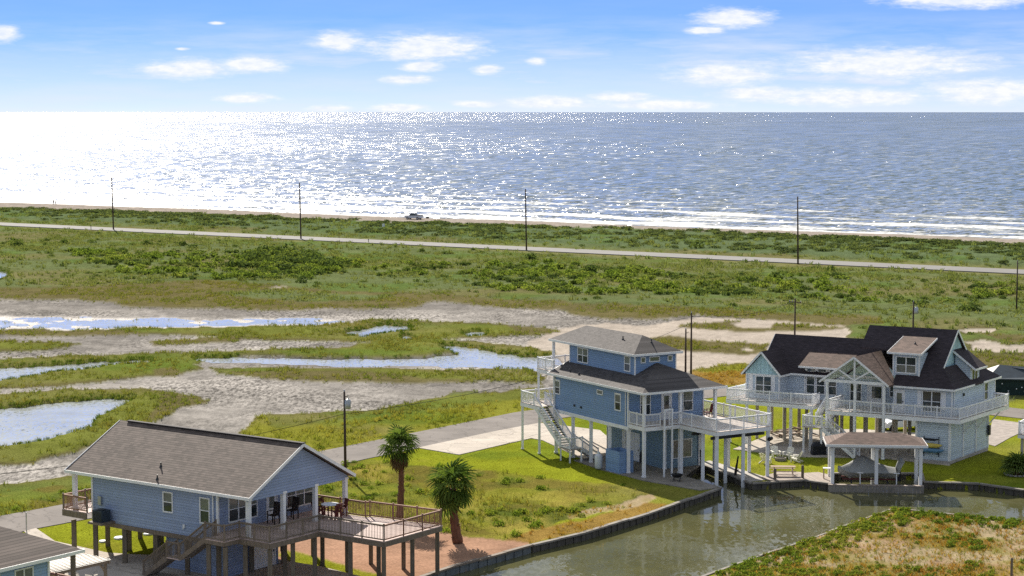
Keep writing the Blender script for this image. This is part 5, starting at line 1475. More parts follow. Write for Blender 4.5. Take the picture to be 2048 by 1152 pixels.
# ---------------------------------------------------------------- vehicles
def car(base, ang, label, name, cat, L, Wd, profile, glass, paint, bed=None, wr=.38, wheels=(.18, .80)):
    """profile: side outline of the body (x along the car 0..1, z) ; glass: side outline of the cabin"""
    F_ = Frame((base.x, base.y), ang, ang + 90)
    o = empty(name, base, label, cat)
    z0 = base.z
    m_ = MB(); hw = Wd / 2
    m_.prism([F_(x * L, -hw, z0 + z) for x, z in profile], F_.e2 * Wd)
    m_.build('body', paint, o)
    m_ = MB(); n = len(glass)
    lo = [F_(x * L, -hw * .97, z0 + z) for x, z in glass]
    inner = .80
    ring0 = [F_(x * L, (-hw * (.985 if z < 1.2 else inner)), z0 + z) for x, z in glass]
    ring1 = [F_(x * L, (hw * (.985 if z < 1.2 else inner)), z0 + z) for x, z in glass]
    m_.raw(ring0 + ring1, [tuple(range(n)), tuple(range(2 * n - 1, n - 1, -1))] + [(i, (i + 1) % n, n + (i + 1) % n, n + i) for i in range(n)])
    m_.build('windows', M['pane_dark'], o)
    tz = max(z for x, z in glass); tx = [x for x, z in glass if z > tz - .12]
    m_ = MB(); m_.box(F_, min(tx) * L - .05, max(tx) * L + .05, -hw * inner - .03, hw * inner + .03, z0 + tz - .02, z0 + tz + .06); m_.build('roof', paint, o)
    for sx in wheels:
        for sv in (-1, 1):
            c_ = F_(sx * L, sv * (hw - .10), z0 + wr)
            m_ = MB(); m_.tube([c_ - F_.e2 * .13, c_ + F_.e2 * .13], wr, 16); w_ = m_.build('wheel', M['tyre'], o)
            m_ = MB(); m_.tube([c_ - F_.e2 * .14, c_ + F_.e2 * .14], wr * .58, 12); m_.build('rim', M['metal'], w_)
    for sv in (-1, 1):
        m_ = MB(); m_.box(F_, .0 * L - .02, .03 * L, sv * hw * .78 - .14, sv * hw * .78 + .14, z0 + .82, z0 + .98); m_.build('headlight', M['white'], o)
    if bed:
        m_ = MB(); m_.box(F_, bed[0] * L, bed[1] * L, -hw * .85, hw * .85, z0 + 1.0, z0 + bed[2]); m_.build('load', M['black'], o)
    return o
tb = gat(812, 440.5)
shang = math.degrees(math.atan2(sdiry, sdirx))
car(tb, shang + 8, 'silver pickup truck parked on the beach at the edge of the surf', 'pickup_truck', 'truck', 5.2, 1.85,
    [(0, .45), (.0, .95), (.04, 1.08), (.27, 1.12), (.64, 1.14), (1.0, 1.14), (1.0, .50), (.9, .42), (.1, .42)],
    [(.27, 1.1), (.36, 1.72), (.60, 1.76), (.66, 1.1)], M['truck_paint'], bed=(.70, .97, 1.35))
car(gpt(1762, 862), 20, 'white car parked behind the stilts of the pale aqua house', 'parked_car', 'car', 4.6, 1.85,
    [(0, .42), (0, .80), (.05, .95), (.27, 1.02), (.95, 1.06), (1.0, .9), (1.0, .42)], [(.25, 1.0), (.38, 1.55), (.80, 1.58), (.97, 1.02)], M['tank'])
b_ = gat(855, 439)
m_ = MB(); F_ = Frame((b_.x, b_.y), 20, 110); m_.box(F_, -.4, .4, -.25, .25, b_.z, b_.z + .42); m_.box(F_, -.42, .42, -.27, .27, b_.z + .42, b_.z + .5)
tag(m_.build('cooler', M['dark_metal']), 'small dark cooler on the sand behind the pickup truck', 'cooler')

def person(base, h, ang, label, stride=.12):
    """walking figure grown from joints, rooted at the pelvis"""
    J = [(0, 0, .53), (0, 0, .66), (0, 0, .80), (0, .01, .865), (0, .015, .93),
         (-.055, stride, .29), (-.055, stride * .9, .045), (.055, -stride, .29), (.055, -stride * 1.5, .05),
         (-.115, 0, .80), (-.15, -.03, .63), (-.145, .06, .49), (.115, 0, .80), (.15, .03, .63), (.145, -.05, .49), (-.055, stride * .9 + .07, .02), (.055, -stride * 1.5 + .07, .025)]
    E_ = [(0, 1), (1, 2), (2, 3), (3, 4), (0, 5), (5, 6), (0, 7), (7, 8), (2, 9), (9, 10), (10, 11), (2, 12), (12, 13), (13, 14), (6, 15), (8, 16)]
    R_ = [.085, .075, .085, .035, .058, .048, .028, .048, .028, .045, .032, .022, .045, .032, .022, .02, .02]
    me_ = bpy.data.meshes.new('person')
    me_.from_pydata([(x * h, y * h, z * h) for x, y, z in J], E_, [])
    o = bpy.data.objects.new('person', me_); COL.objects.link(o)
    o.location = base; o.rotation_euler = (0, 0, ang)
    sk = o.modifiers.new('skin', 'SKIN')
    for i, v in enumerate(me_.skin_vertices[0].data): v.radius = (R_[i] * h, R_[i] * h); v.use_root = (i == 0)
    ss = o.modifiers.new('smooth', 'SUBSURF'); ss.levels = ss.render_levels = 1
    me_.materials.append(M['cloth'])
    return tag(o, label, 'person', 'people walking on the beach')
person(gat(107, 410.5), 1.75, 2.4, 'taller of two people walking along the beach in dark clothing')
person(gat(111.5, 410.8), 1.62, 2.2, 'shorter of two people walking along the beach, on the right side', .10)

# ---------------------------------------------------------------- palms
def frond_mesh(seed, dead=False, segs=14, R_=.95, pet=.9):
    rnd = random.Random(seed)
    m_ = MB()
    m_.bar((0, 0, 0), (pet, 0, .02), .045, .03)
    for i in range(segs):
        a = math.radians(-118 + 236 * i / (segs - 1)) + rnd.uniform(-.05, .05)
        l = R_ * (1 - .25 * (abs(a) / 2.1) ** 2) * rnd.uniform(.88, 1.08)
        d = Vector((math.cos(a), math.sin(a), 0)); s_ = Vector((-d.y, d.x, 0))
        dr = (.6 if dead else .42) * rnd.uniform(.7, 1.3)
        b0 = Vector((pet, 0, .02)); p1 = b0 + d * l * .5 + UP * (.08 - .06 * dr); p2 = b0 + d * l * .82 - UP * dr * l * .45; p3 = b0 + d * l * .98 - UP * dr * l * 1.05
        w1_ = .046; 
        m_.raw([b0 - s_ * .02, b0 + s_ * .02, p1 + s_ * w1_, p1 + UP * .035, p1 - s_ * w1_, p2 + s_ * .05, p2 - s_ * .05, p3],
               [(0, 3, 4), (0, 1, 3), (1, 2, 3), (4, 3, 6), (3, 2, 5), (3, 5, 6), (6, 5, 7)])
    return m_
M['frond'] = leafmat('palm_frond', [(.075, .13, .03), (.13, .19, .05), (.19, .23, .08)], .45)
M['frond_dead'] = leafmat('dead_frond', [(.13, .09, .045), (.22, .16, .09)], .3)
M['trunk'] = wood('palm_trunk_bark', (.16, .075, .045), .45)
FR = [mesh_piece('frond', frond_mesh(i), M['frond']) for i in range(4)]
FD = [mesh_piece('dead_frond', frond_mesh(20 + i, True, 11, .7, .6), M['frond_dead']) for i in range(2)]
def palm(base, top, r0, r1, scale, nf, nd, seed, label, low=140):
    rnd = random.Random(seed)
    o = empty('palm_tree', base, label, 'palm')
    base = Vector(base); top = Vector(top)
    m_ = MB(); pts, rad = [], []
    for i in range(13):
        f_ = i / 12
        p_ = base.lerp(top, f_); p_.x += .12 * math.sin(f_ * 3.1) * (1 if seed % 2 else -1)
        pts.append(p_); rad.append((r0 * (1 - f_) ** 1.5 * .55 + r0 * .55 + (r1 - r0 * .55) * f_) * (1.07 if i % 2 else .95))
    m_.tube(pts, rad, 12); tk = m_.build('trunk', M['trunk'], o, True)
    m_ = MB()
    for i in range(70):   # cut leaf bases
        f_ = rnd.random() ** .8; a = rnd.uniform(0, 6.28); p_ = base.lerp(top, f_); p_.x += .12 * math.sin(f_ * 3.1) * (1 if seed % 2 else -1)
        d = Vector((math.cos(a), math.sin(a), 0)); rr = rad[int(f_ * 12)]
        m_.bar(p_ + d * rr * .8, p_ + d * (rr + .07) + UP * .12, .07, .03)
    tag(m_.build('leaf_base', M['trunk'], tk), kind='stuff')
    for i in range(nf):
        f_ = (i + .5) / nf
        e_ = math.radians(82 - low * f_ ** .85) + rnd.uniform(-.12, .12)
        a = i * 2.39996 + rnd.uniform(-.2, .2)
        s_ = scale * rnd.uniform(.7, 1.15)
        place(FR[i % 4], 'frond', o, top + UP * (.22 - .35 * f_), (rnd.uniform(-.5, .5), -e_, a), (s_, s_, s_))
    for i in range(nd):
        a = i * 2.39996; e_ = math.radians(rnd.uniform(-85, -35)); s_ = scale * rnd.uniform(.75, 1.05)
        place(FD[i % 2], 'dead_frond', o, top - UP * (.15 + .6 * rnd.random()), (rnd.uniform(-.5, .5), -e_, a), (s_, s_, s_))
b_ = gpt(799, 1038)
palm(b_, b_ + Vector((.05, .1, 5.45)), .27, .17, 0.96, 32, 44, 3, 'tall palm with a shaggy skirt of dead fronds behind the cedar deck', 100)
b_ = gpt(916, 1086)
palm(b_, b_ + Vector((-.35, .1, 3.95)), .36, .24, 1.12, 44, 8, 4, 'shorter full-crowned palm on the red soil by the canal')
# fan plant in a stone ring at the right edge
b_ = gpt(2034, 950)
sg_ = empty('garden_plant', b_, 'dark green spiky fan-leaved plant on the shaded lawn', 'plant')
rnd = random.Random(9)
m_ = MB(); m_.tube([b_ - UP * .05, b_ + UP * .5], [.2, .16], 10); m_.build('stem', M['trunk'], sg_)
for i in range(34):
    f_ = i / 34
    place(FR[i % 4], 'frond', sg_, b_ + UP * .45, (rnd.uniform(-.4, .4), -math.radians(80 - 85 * f_), i * 2.4), (.92, .92, .92))
rg_ = empty('stone_ring', b_, 'low ring of pale stones around the spiky garden plant', 'edging')
for i in range(16):
    a = i * 2 * math.pi / 16
    m_ = MB(); c_ = b_ + Vector((math.cos(a), math.sin(a), 0)) * .95
    m_.lathe(c_, [(.12, -.02), (.19, .05), (.17, .13), (.06, .17)], 7); m_.build('stone', M['stone'], rg_)

# ---------------------------------------------------------------- furniture and gear
def adirondack(base, ang, label):
    F_ = Frame((base.x, base.y), math.degrees(ang) - 90, math.degrees(ang)); z = base.z
    o = empty('garden_chair', base, label, 'chair', 'cream garden chairs around the fire pit')
    # v axis: front
    m_ = MB()
    for i in range(5):
        u = -.24 + i * .12
        m_.bar(F_(u, -.18, z + .26), F_(u * 1.15, -.55, z + 1.02 - abs(i - 2) * .04), .10, .025)
    m_.build('backrest', M['chair_c'], o)
    m_ = MB()
    for i in range(5): v = -.16 + i * .13; m_.box(F_, -.28, .28, v - .055, v + .055, z + .27 + i * .025, z + .295 + i * .025)
    m_.build('seat', M['chair_c'], o)
    for s_ in (-1, 1):
        m_ = MB(); m_.box(F_, s_ * .34 - .07, s_ * .34 + .07, -.32, .42, z + .58, z + .605); m_.build('armrest', M['chair_c'], o)
        m_ = MB(); m_.box(F_, s_ * .31 - .035, s_ * .31 + .035, .30, .40, z, z + .58); m_.build('leg', M['chair_c'], o)
        m_ = MB(); m_.bar(F_(s_ * .31, .35, z + .36), F_(s_ * .31, -.55, z + .05), .03, .12); m_.build('leg', M['chair_c'], o)
    return o
pit = gpt(1561, 921)
for (px, py, w_) in ((1531, 927, 'nearest the blue house deck, side-on'), (1551, 915, 'farthest back, facing the canal'), (1576, 917, 'between the back chair and the far right one'), (1592, 924, 'closest to the boathouse')):
    b_ = gpt(px, py); d = pit - b_
    adirondack(b_, math.atan2(d.y, d.x), 'cream garden chair at the fire pit, ' + w_)
fp = empty('fire_pit', pit, 'low dark fire pit ringed by cream chairs', 'fire pit')
m_ = MB(); m_.lathe(pit, [(.48, 0), (.52, .05), (.52, .28), (.44, .30), (.40, .16), (.05, .12)], 18); m_.build('ring', M['concrete_old'], fp)
m_ = MB(); m_.lathe(pit + UP * .13, [(.36, 0), (.30, .06), (.05, .09)], 12); m_.build('ash', M['black'], fp)

def picnic_table(base, ang, label):
    F_ = Frame((base.x, base.y), ang, ang + 90); z = base.z
    o = empty('picnic_table', base, label, 'picnic table')
    for i in range(5): m_ = MB(); v = -.30 + i * .15; m_.box(F_, -1.05, 1.05, v - .068, v + .068, z + .72, z + .76); m_.build('top_plank', M['picnic'], o)
    for s_ in (-1, 1):
        for k_ in (0, 1): m_ = MB(); v = s_ * (.66 + .14 * k_); m_.box(F_, -1.05, 1.05, v - .063, v + .063, z + .42, z + .46); m_.build('seat_plank', M['picnic'], o)
        u = s_ * .78
        m_ = MB(); m_.bar(F_(u, -.78, z + .38), F_(u, .78, z + .38), .05, .09); m_.bar(F_(u, -.3, z + .68), F_(u, .3, z + .68), .05, .08); m_.build('cross_brace', M['picnic'], o)
        for t_ in (-1, 1): m_ = MB(); m_.bar(F_(u + .03, t_ * .62, z), F_(u + .03, t_ * .22, z + .72), .05, .1); m_.build('leg', M['picnic'], o)
picnic_table(gpt(1566, 950, .1), -4, 'wooden picnic table on the low platform by the canal')
for (px, py, h_, lab) in ((1605, 958, 1.15, 'wooden mooring post at the end of the picnic platform'), (1550, 961, .95, 'wooden mooring post in front of the picnic table')):
    b_ = gpt(px, py, 0); m_ = MB(); m_.tube([b_ - UP * 1.3, b_ + UP * h_], [.13, .12], 10); m_.lathe(b_ + UP * h_, [(.12, 0), (.09, .04), (.02, .05)], 10)
    tag(m_.build('mooring_post', M['pile_a']), lab, 'post', 'mooring posts')
b_ = gpt(1655, 957, .08); F_ = Frame((b_.x, b_.y), -5, 85)
o = empty('cleaning_table', b_, 'small pale table at the left corner of the boathouse', 'table')
m_ = MB(); m_.box(F_, -.38, .38, -.28, .28, .95, 1.0); m_.build('top', M['white'], o)
for su in (-1, 1):
    for sv in (-1, 1): m_ = MB(); m_.box(F_, su * .32 - .035, su * .32 + .035, sv * .22 - .035, sv * .22 + .035, .08, .95); m_.build('leg', M['picnic'], o)

# covered boat on its lift
bt = empty('covered_boat', Kf(3.3, 1.55, .2), 'motor boat under a grey cover on its lift in the boathouse', 'boat')
prof = [(.55, 1.28, .10), (.9, 1.24, .42), (1.5, 1.55, .85), (2.2, 2.02, 1.05), (2.55, 2.22, 1.08), (3.0, 2.05, 1.08), (3.8, 1.62, 1.08), (4.7, 1.30, 1.05), (5.35, 1.20, 1.0)]
m_ = MB(); n_ = 11; b0 = 0
for (u, zt, hw) in prof:
    ze_ = .86 + (.18 if u < 1.0 else 0)
    for k_ in range(n_):
        s_ = -1 + 2 * k_ / (n_ - 1)
        zz = ze_ + (zt - ze_) * (1 - abs(s_) ** 1.25)
        m_.v.append(tuple(Kf(u, 1.55 + hw * s_, zz)))
for i in range(len(prof) - 1):
    for k_ in range(n_ - 1): m_.f.append((i * n_ + k_, i * n_ + k_ + 1, (i + 1) * n_ + k_ + 1, (i + 1) * n_ + k_))
m_.build('cover', M['tarp'], bt, True)
m_ = MB(); n_ = 7
for (u, zt, hw) in prof:
    ze_ = .88 + (.18 if u < 1.0 else 0)
    kz = .78 if u < .6 else (.5 if u < 1.2 else .28)
    for k_ in range(n_):
        s_ = -1 + 2 * k_ / (n_ - 1)
        m_.v.append(tuple(Kf(u, 1.55 + hw * 1.01 * s_ * (1 if abs(s_) == 1 else .92), ze_ + (kz - ze_) * (1 - abs(s_) ** 2.2))))
for i in range(len(prof) - 1):
    for k_ in range(n_ - 1): m_.f.append((i * n_ + k_, i * n_ + k_ + 1, (i + 1) * n_ + k_ + 1, (i + 1) * n_ + k_))
m_.f.append(tuple((len(prof) - 1) * n_ + k_ for k_ in range(n_)))
m_.build('hull', M['tarp'], bt, True)
m_ = MB(); m_.tube([Kf(5.55, 1.55, .45), Kf(5.6, 1.55, 1.2), Kf(5.85, 1.55, 1.75), Kf(5.75, 1.55, 2.05)], [.14, .25, .3, .08], 10); mo = m_.build('motor_cover', M['tarp'], bt, True)
m_ = MB(); m_.box(Kf, 5.45, 5.8, 1.42, 1.68, .2, .85); m_.box(Kf, 5.35, 5.85, 1.5, 1.6, .02, .22); m_.build('outboard_leg', M['black'], mo)
lf_ = empty('boat_lift', Kf(3.3, 1.55, CANAL_Z), 'dark boat lift cradle under the covered boat', 'lift')
for u in (1.6, 4.6): m_ = MB(); m_.bar(Kf(u, .15, .12), Kf(u, 2.95, .12), .12, .18); m_.build('cradle_beam', M['dark_metal'], lf_)
for v in (1.0, 2.1): m_ = MB(); m_.bar(Kf(.9, v, .27), Kf(5.3, v, .27), .14, .1); m_.build('bunk', M['red_wood'], lf_)
for u in (2.3, 5.3):
    m_ = MB(); m_.tube([Kf(u, .02, .0), Kf(u, .02, .95)], .05, 8); gp = m_.build('guide_post', M['white'], lf_)
    m_ = MB(); m_.box(Kf, u - .25, u + .25, -.1, .14, .95, 1.0); m_.build('guide_pad', M['white'], gp)

# kayaks on the garage wall
for (z, mat, lab, L0, L1) in ((1.62, M['yellow'], 'yellow kayak hung on the pale garage wall, above two dark ones', .55, 2.65), (1.18, M['kayak_blue'], 'blue kayak hung just below the yellow kayak', .35, 2.9), (2.15, M['black'], 'black paddle board bag high on the pale garage wall', .8, 2.5)):
    m_ = MB(); pts, rad = [], []
    for i in range(9):
        f_ = i / 8; pts.append(Cf(L0 + (L1 - L0) * f_, -.28, z + .10 * (2 * f_ - 1) ** 4)); rad.append(.03 + .19 * (1 - (2 * f_ - 1) ** 2) ** .6)
    m_.tube(pts, rad if mat is not M['black'] else [r * .5 for r in rad], 10)
    tag(m_.build('kayak', mat, None, True), lab, 'kayak')
m_ = MB()
for u in (.95, 2.3):
    m_.bar(Cf(u, .0, .9), Cf(u, -.5, .9), .05, .06); m_.bar(Cf(u, -.02, .6), Cf(u, -.02, 2.4), .05, .05)
hk = m_.build('kayak_rack', M['dark_metal']); tag(hk, 'dark wall rack carrying the kayaks on the garage', 'rack')

def covered_grill(base, ang, label, w=1.3, h=1.15):
    F_ = Frame((base.x, base.y), ang, ang + 90); z = base.z
    o = empty('covered_grill', base, label, 'grill')
    m_ = MB()
    a = [F_(-w / 2, -.3, z + .02), F_(w / 2, -.3, z + .02), F_(w / 2, .3, z + .02), F_(-w / 2, .3, z + .02)]
    b2 = [F_(-w * .48, -.33, z + h * .7), F_(w * .48, -.33, z + h * .7), F_(w * .48, .33, z + h * .7), F_(-w * .48, .33, z + h * .7)]
    c_ = [F_(-w * .3, -.2, z + h), F_(w * .3, -.2, z + h), F_(w * .3, .2, z + h), F_(-w * .3, .2, z + h)]
    m_.raw(a + b2 + c_, [(0, 1, 5, 4), (1, 2, 6, 5), (2, 3, 7, 6), (3, 0, 4, 7), (4, 5, 9, 8), (5, 6, 10, 9), (6, 7, 11, 10), (7, 4, 8, 11), (8, 9, 10, 11)])
    m_.build('cover', M['black'], o)
    for s_ in (-1, 1): m_ = MB(); m_.tube([F_(s_ * w * .4, -.28, z + .04), F_(s_ * w * .4, -.36, z + .04)], .05, 8); m_.build('wheel', M['tyre'], o)
    return o
covered_grill(gpt(1637, 909, .07), 10, 'black covered grill under the stair of the pale aqua house')
covered_grill(gpt(1292, 926, .08), 30, 'dark covered grill on the slab under the deep blue house', 1.0, 1.2)
# lumber
lb = gpt(1590, 872, .07); lp = empty('lumber_pile', lb, 'loose pile of long timbers on the slab under the aqua house', 'lumber')
rnd = random.Random(5)
for i in range(16):
    a = rnd.uniform(-.5, .5) + (.4 if i % 3 else 1.9); c_ = lb + Vector((rnd.uniform(-1.3, 1.3), rnd.uniform(-1.2, 1.2), .09 + .045 * i)); d = Vector((math.cos(a), math.sin(a), rnd.uniform(-.10, .14))) * rnd.uniform(1.1, 1.7)
    m_ = MB(); m_.bar(c_ - d, c_ + d, .12, .06); m_.build('timber', M['picnic'] if i % 4 else M['timber_a'], lp)
# propane tank and fire table of the blue house
tb_ = B(-1.0, 5.5, .05); o = empty('gas_tank', tb_, 'upright white gas tank beside the blue box enclosure', 'tank')
m_ = MB(); m_.lathe(tb_, [(.24, .02), (.30, .12), (.34, .22), (.34, 1.15), (.26, 1.30), (.12, 1.36)], 18); m_.build('vessel', M['tank'], o, True)
m_ = MB(); m_.lathe(tb_ + UP * 1.34, [(.15, 0), (.15, .16), (.12, .18)], 12); m_.build('collar', M['tank'], o)
ft = gpt(1354, 962, .08); o = empty('fire_table', ft, 'round black fire bowl on legs on the slab edge', 'fire bowl')
m_ = MB(); m_.lathe(ft + UP * .28, [(.12, 0), (.36, .10), (.50, .26), (.52, .30), (.44, .28), (.1, .16)], 18); m_.build('bowl', M['black'], o)
for k_ in range(4):
    a = k_ * math.pi / 2 + .5; m_ = MB(); m_.bar(ft + Vector((math.cos(a) * .42, math.sin(a) * .42, 0)), ft + Vector((math.cos(a) * .3, math.sin(a) * .3, .42)), .05); m_.build('leg', M['black'], o)

def deck_chair(base, ang, mat, label, sh=.45, bh=1.05, w=.6, group=None, name='deck_chair'):
    F_ = Frame((base.x, base.y), math.degrees(ang) - 90, math.degrees(ang)); z = base.z
    o = empty(name, base, label, 'chair', group)
    m_ = MB(); m_.box(F_, -w / 2, w / 2, -.26, .28, z + sh - .05, z + sh); m_.build('seat', mat, o)
    m_ = MB()
    for i in range(5): u = (-.4 + .2 * i) * w; m_.bar(F_(u, -.26, z + sh), F_(u, -.42, z + bh), .085 * w / .6, .025)
    m_.bar(F_(-w / 2, -.42, z + bh), F_(w / 2, -.42, z + bh), .05, .07)
    m_.build('backrest', mat, o)
    for s_ in (-1, 1):
        m_ = MB(); m_.box(F_, s_ * w / 2 - .04, s_ * w / 2 + .04, -.32, .28, z + sh + .22, z + sh + .25); m_.build('armrest', mat, o)
        for v in (-.24, .24): m_ = MB(); m_.box(F_, s_ * w / 2 - .03, s_ * w / 2 + .03, v - .03, v + .03, z, z + (sh + .22 if v > 0 else sh)); m_.build('leg', mat, o)
    return o
def round_table(base, r, h, mat_top, mat_leg, label):
    o = empty('dining_table', base, label, 'table')
    m_ = MB(); m_.lathe(base + UP * (h - .05), [(r * .97, 0), (r, .015), (r, .05)], 22); m_.build('top', mat_top, o)
    for k_ in range(4):
        a = k_ * math.pi / 2 + .4; d = Vector((math.cos(a), math.sin(a), 0)) * r * .7
        m_ = MB(); m_.bar(base + d, base + d * .9 + UP * (h - .05), .07); m_.build('leg', mat_leg, o)
tc = gpt(660, 1035, ZA)
round_table(tc, .62, .95, M['tank'], M['red_wood'], 'round dining table with a pale top on the cedar deck')
for k_, w_ in enumerate(('nearest the railing corner', 'on its shaded house side', 'on its canal side', 'farthest from the stair')):
    a = k_ * math.pi / 2 + .6; b_ = tc + Vector((math.cos(a), math.sin(a), 0)) * .92
    deck_chair(b_, a + math.pi, M['red_wood'], 'dark red chair at the round deck table, ' + w_, .6, 1.15, .5, 'chairs at the round deck table', 'dining_chair')
deck_chair(A(4.75, 2.2, ZA), math.radians(234), M['dark_wood'], 'tall dark porch chair left of the white door', .62, 1.4, .62, 'tall dark porch chairs')
deck_chair(A(6.75, 2.3, ZA), math.radians(234), M['dark_wood'], 'tall dark porch chair right of the white door', .62, 1.4, .62, 'tall dark porch chairs')
deck_chair(gpt(537, 1118, .06), math.radians(200), M['black'], 'black chair on the concrete under the cedar deck', .42, 1.05, .6)
bq = gpt(1416, 833, ZB)
deck_chair(bq, math.radians(150), M['red_wood'], 'dark reclining chair standing in the sun on the white railed deck', .42, 1.15, .6)
bs = gpt(1388, 826, ZB)
o = empty('patio_table', bs, 'dark patio table in the shade of the porch roof', 'table'); F_ = Frame((bs.x, bs.y), 31, 121)
m_ = MB(); m_.box(F_, -.8, .8, -.45, .45, ZB + .66, ZB + .72); m_.build('top', M['dark_metal'], o)
for su in (-1, 1):
    for sv in (-1, 1): m_ = MB(); m_.box(F_, su * .7 - .04, su * .7 + .04, sv * .36 - .04, sv * .36 + .04, ZB, ZB + .66); m_.build('leg', M['dark_metal'], o)
deck_chair(gpt(1374, 828, ZB), math.radians(20), M['black'], 'dark chair beside the shaded patio table on the porch', .42, 1.0, .6)
# bench under the blue house
bb_ = gpt(1340, 934, .08); F_ = Frame((bb_.x, bb_.y), 31, 121); o = empty('bench', bb_, 'dark bench against the lower blue wall under the house', 'bench')
m_ = MB(); m_.box(F_, -.9, .9, -.25, .25, .48, .54); m_.build('seat', M['dark_wood'], o)
for s_ in (-.75, .75): m_ = MB(); m_.box(F_, s_ - .05, s_ + .05, -.22, .22, .08, .48); m_.build('leg', M['dark_wood'], o)
# leaning dark poles in the slip
for (px, py, dx, lab) in ((1468, 966, .35, 'dark leaning pole at the mouth of the boat slip'), (1405, 952, -.2, 'dark leaning pole deep in the boat slip')):
    b_ = gpt(px, py, CANAL_Z); m_ = MB(); m_.tube([b_ - UP * .6, b_ + Vector((dx * .4, 0, 1.0)), b_ + Vector((dx, .1, 2.3))], [.10, .12, .06], 8)
    m_.bar(b_ + Vector((dx * .4, 0, 1.0)), b_ + Vector((dx * .4 + .25, 0, 1.15)), .08)
    tag(m_.build('mooring_pole', M['dark_wood'], None, True), lab, 'pole')
# white lids in the back lawn
for (px, py, r_, lab) in ((240, 1077, .45, 'larger white lid lying in the lawn behind the stilts'), (206, 1084, .3, 'small white lid in the lawn near the left stilts'), (297, 1069, .4, 'white lid in the lawn seen between the middle stilts')):
    b_ = gpt(px, py); m_ = MB(); m_.lathe(b_ + UP * .0, [(r_, 0), (r_, .08), (r_ * .85, .12), (.05, .13)], 16); tag(m_.build('tank_lid', M['tank']), lab, 'lid')
# dark covered storage behind the aqua house
b_ = gpt(2022, 792); F_ = Frame((b_.x, b_.y), -12, 78)
o = empty('storage_shelter', b_, 'long dark storage shelter dotted with white spots beyond the aqua house', 'shelter')
M['net'] = plain('dark_green_netting', (.012, .03, .028), .7, .4)
m_ = MB(); m_.box(F_, -2.4, 12, 0, 3, .02, 1.75); m_.build('net_wall', M['net'], o)
m_ = MB(); m_.slab([F_(-3.2, 3.2, 2.3), F_(-1.2, 2.6, 3.1), F_(1.6, 3.0, 2.75), F_(12, 3.2, 2.2), F_(12, -.3, 1.95), F_(-2.6, -.3, 1.9)], .12); m_.build('cover', M['ac'], o)
m_ = MB(); rnd = random.Random(3)
for i in range(46):
    c_ = F_(rnd.uniform(-2.2, 11.8), -.012, rnd.uniform(.25, 1.6)); m_.tube([c_, c_ - F_.e2 * .02], .07, 6)
tag(m_.build('white_spots', M['white'], o), kind='stuff')
# ---------------------------------------------------------------- vegetation
RNG = np.random.default_rng(12)
def tuft_mesh(seed, n=11, lean=.55, w=.05, spread=.28):
    rnd = random.Random(seed); m_ = MB()
    for i in range(n):
        a = rnd.uniform(0, 6.28); r = spread * rnd.random() ** .6; b0 = Vector((math.cos(a) * r, math.sin(a) * r, -.04))
        a2 = a + rnd.uniform(-.8, .8); l = rnd.uniform(.6, 1.05); d = Vector((math.cos(a2), math.sin(a2), 0)); s_ = Vector((-d.y, d.x, 0)) * w * rnd.uniform(.7, 1.3)
        mid = b0 + d * l * lean * .3 + UP * l * .6; tip = b0 + d * l * lean + UP * l * rnd.uniform(.78, 1.0)
        m_.raw([b0 - s_, b0 + s_, mid + s_ * .8, mid - s_ * .8, tip], [(0, 1, 2, 3), (3, 2, 4)])
    return m_
def bush_mesh(seed, n=110, flat_=.62, leaf=.17):
    rnd = random.Random(seed); m_ = MB()
    lobes = [(Vector((rnd.uniform(-.55, .55), rnd.uniform(-.55, .55), rnd.uniform(.15, .45) * flat_)), rnd.uniform(.38, .62)) for _ in range(6)]
    for i in range(n):
        c_, r = lobes[i % 6]
        a = rnd.uniform(0, 6.28); e_ = math.asin(rnd.uniform(-.35, 1)); d = Vector((math.cos(a) * math.cos(e_), math.sin(a) * math.cos(e_), math.sin(e_) * (flat_ + .25)))
        p_ = c_ + d * r * rnd.uniform(.72, 1.06)
        if p_.z < -.02: p_.z = abs(p_.z) * .3
        nn = (d + Vector((rnd.uniform(-1, 1), rnd.uniform(-1, 1), rnd.uniform(-.4, 1))) * .75).normalized()
        t1 = nn.cross(Vector((rnd.uniform(-1, 1), rnd.uniform(-1, 1), .3))).normalized(); t2 = nn.cross(t1); s_ = leaf * rnd.uniform(.6, 1.35)
        m_.raw([p_ - t1 * s_, p_ + t2 * s_ * .6, p_ + t1 * s_, p_ - t2 * s_ * .6], [(0, 1, 2, 3)])
    return m_
M['grass_green'] = leafmat('grass_blades', [(.13, .16, .03), (.19, .20, .04), (.25, .22, .06)], .5)
M['grass_lawn'] = leafmat('lawn_blades', [(.18, .21, .022), (.23, .245, .028), (.28, .26, .04)], .5)
M['grass_marsh'] = leafmat('marsh_blades', [(.10, .135, .03), (.14, .155, .04), (.17, .155, .05)], .5)
M['grass_bank'] = leafmat('bank_blades', [(.04, .085, .016), (.08, .125, .022), (.12, .15, .03)], .4)
M['grass_orange'] = leafmat('rusty_blades', [(.24, .12, .03), (.30, .19, .05), (.26, .22, .05)], .5)
M['grass_field'] = leafmat('field_blades', [(.11, .145, .058), (.14, .17, .067), (.165, .178, .078)], .5)
M['grass_dune'] = leafmat('dune_blades', [(.10, .14, .058), (.125, .16, .065), (.15, .17, .07)], .5)
M['shrub'] = leafmat('scrub_leaves', [(.06, .095, .035), (.105, .15, .045), (.18, .23, .065)], .42)
M['shrub_bright'] = leafmat('bright_scrub_leaves', [(.09, .145, .03), (.165, .23, .05), (.235, .28, .07)], .5)
M['shrub_dark'] = leafmat('dune_scrub_leaves', [(.08, .115, .055), (.11, .145, .062), (.14, .17, .068)], .48)
M['weed'] = leafmat('weed_leaves', [(.10, .16, .028), (.16, .22, .036), (.22, .25, .05)], .48)

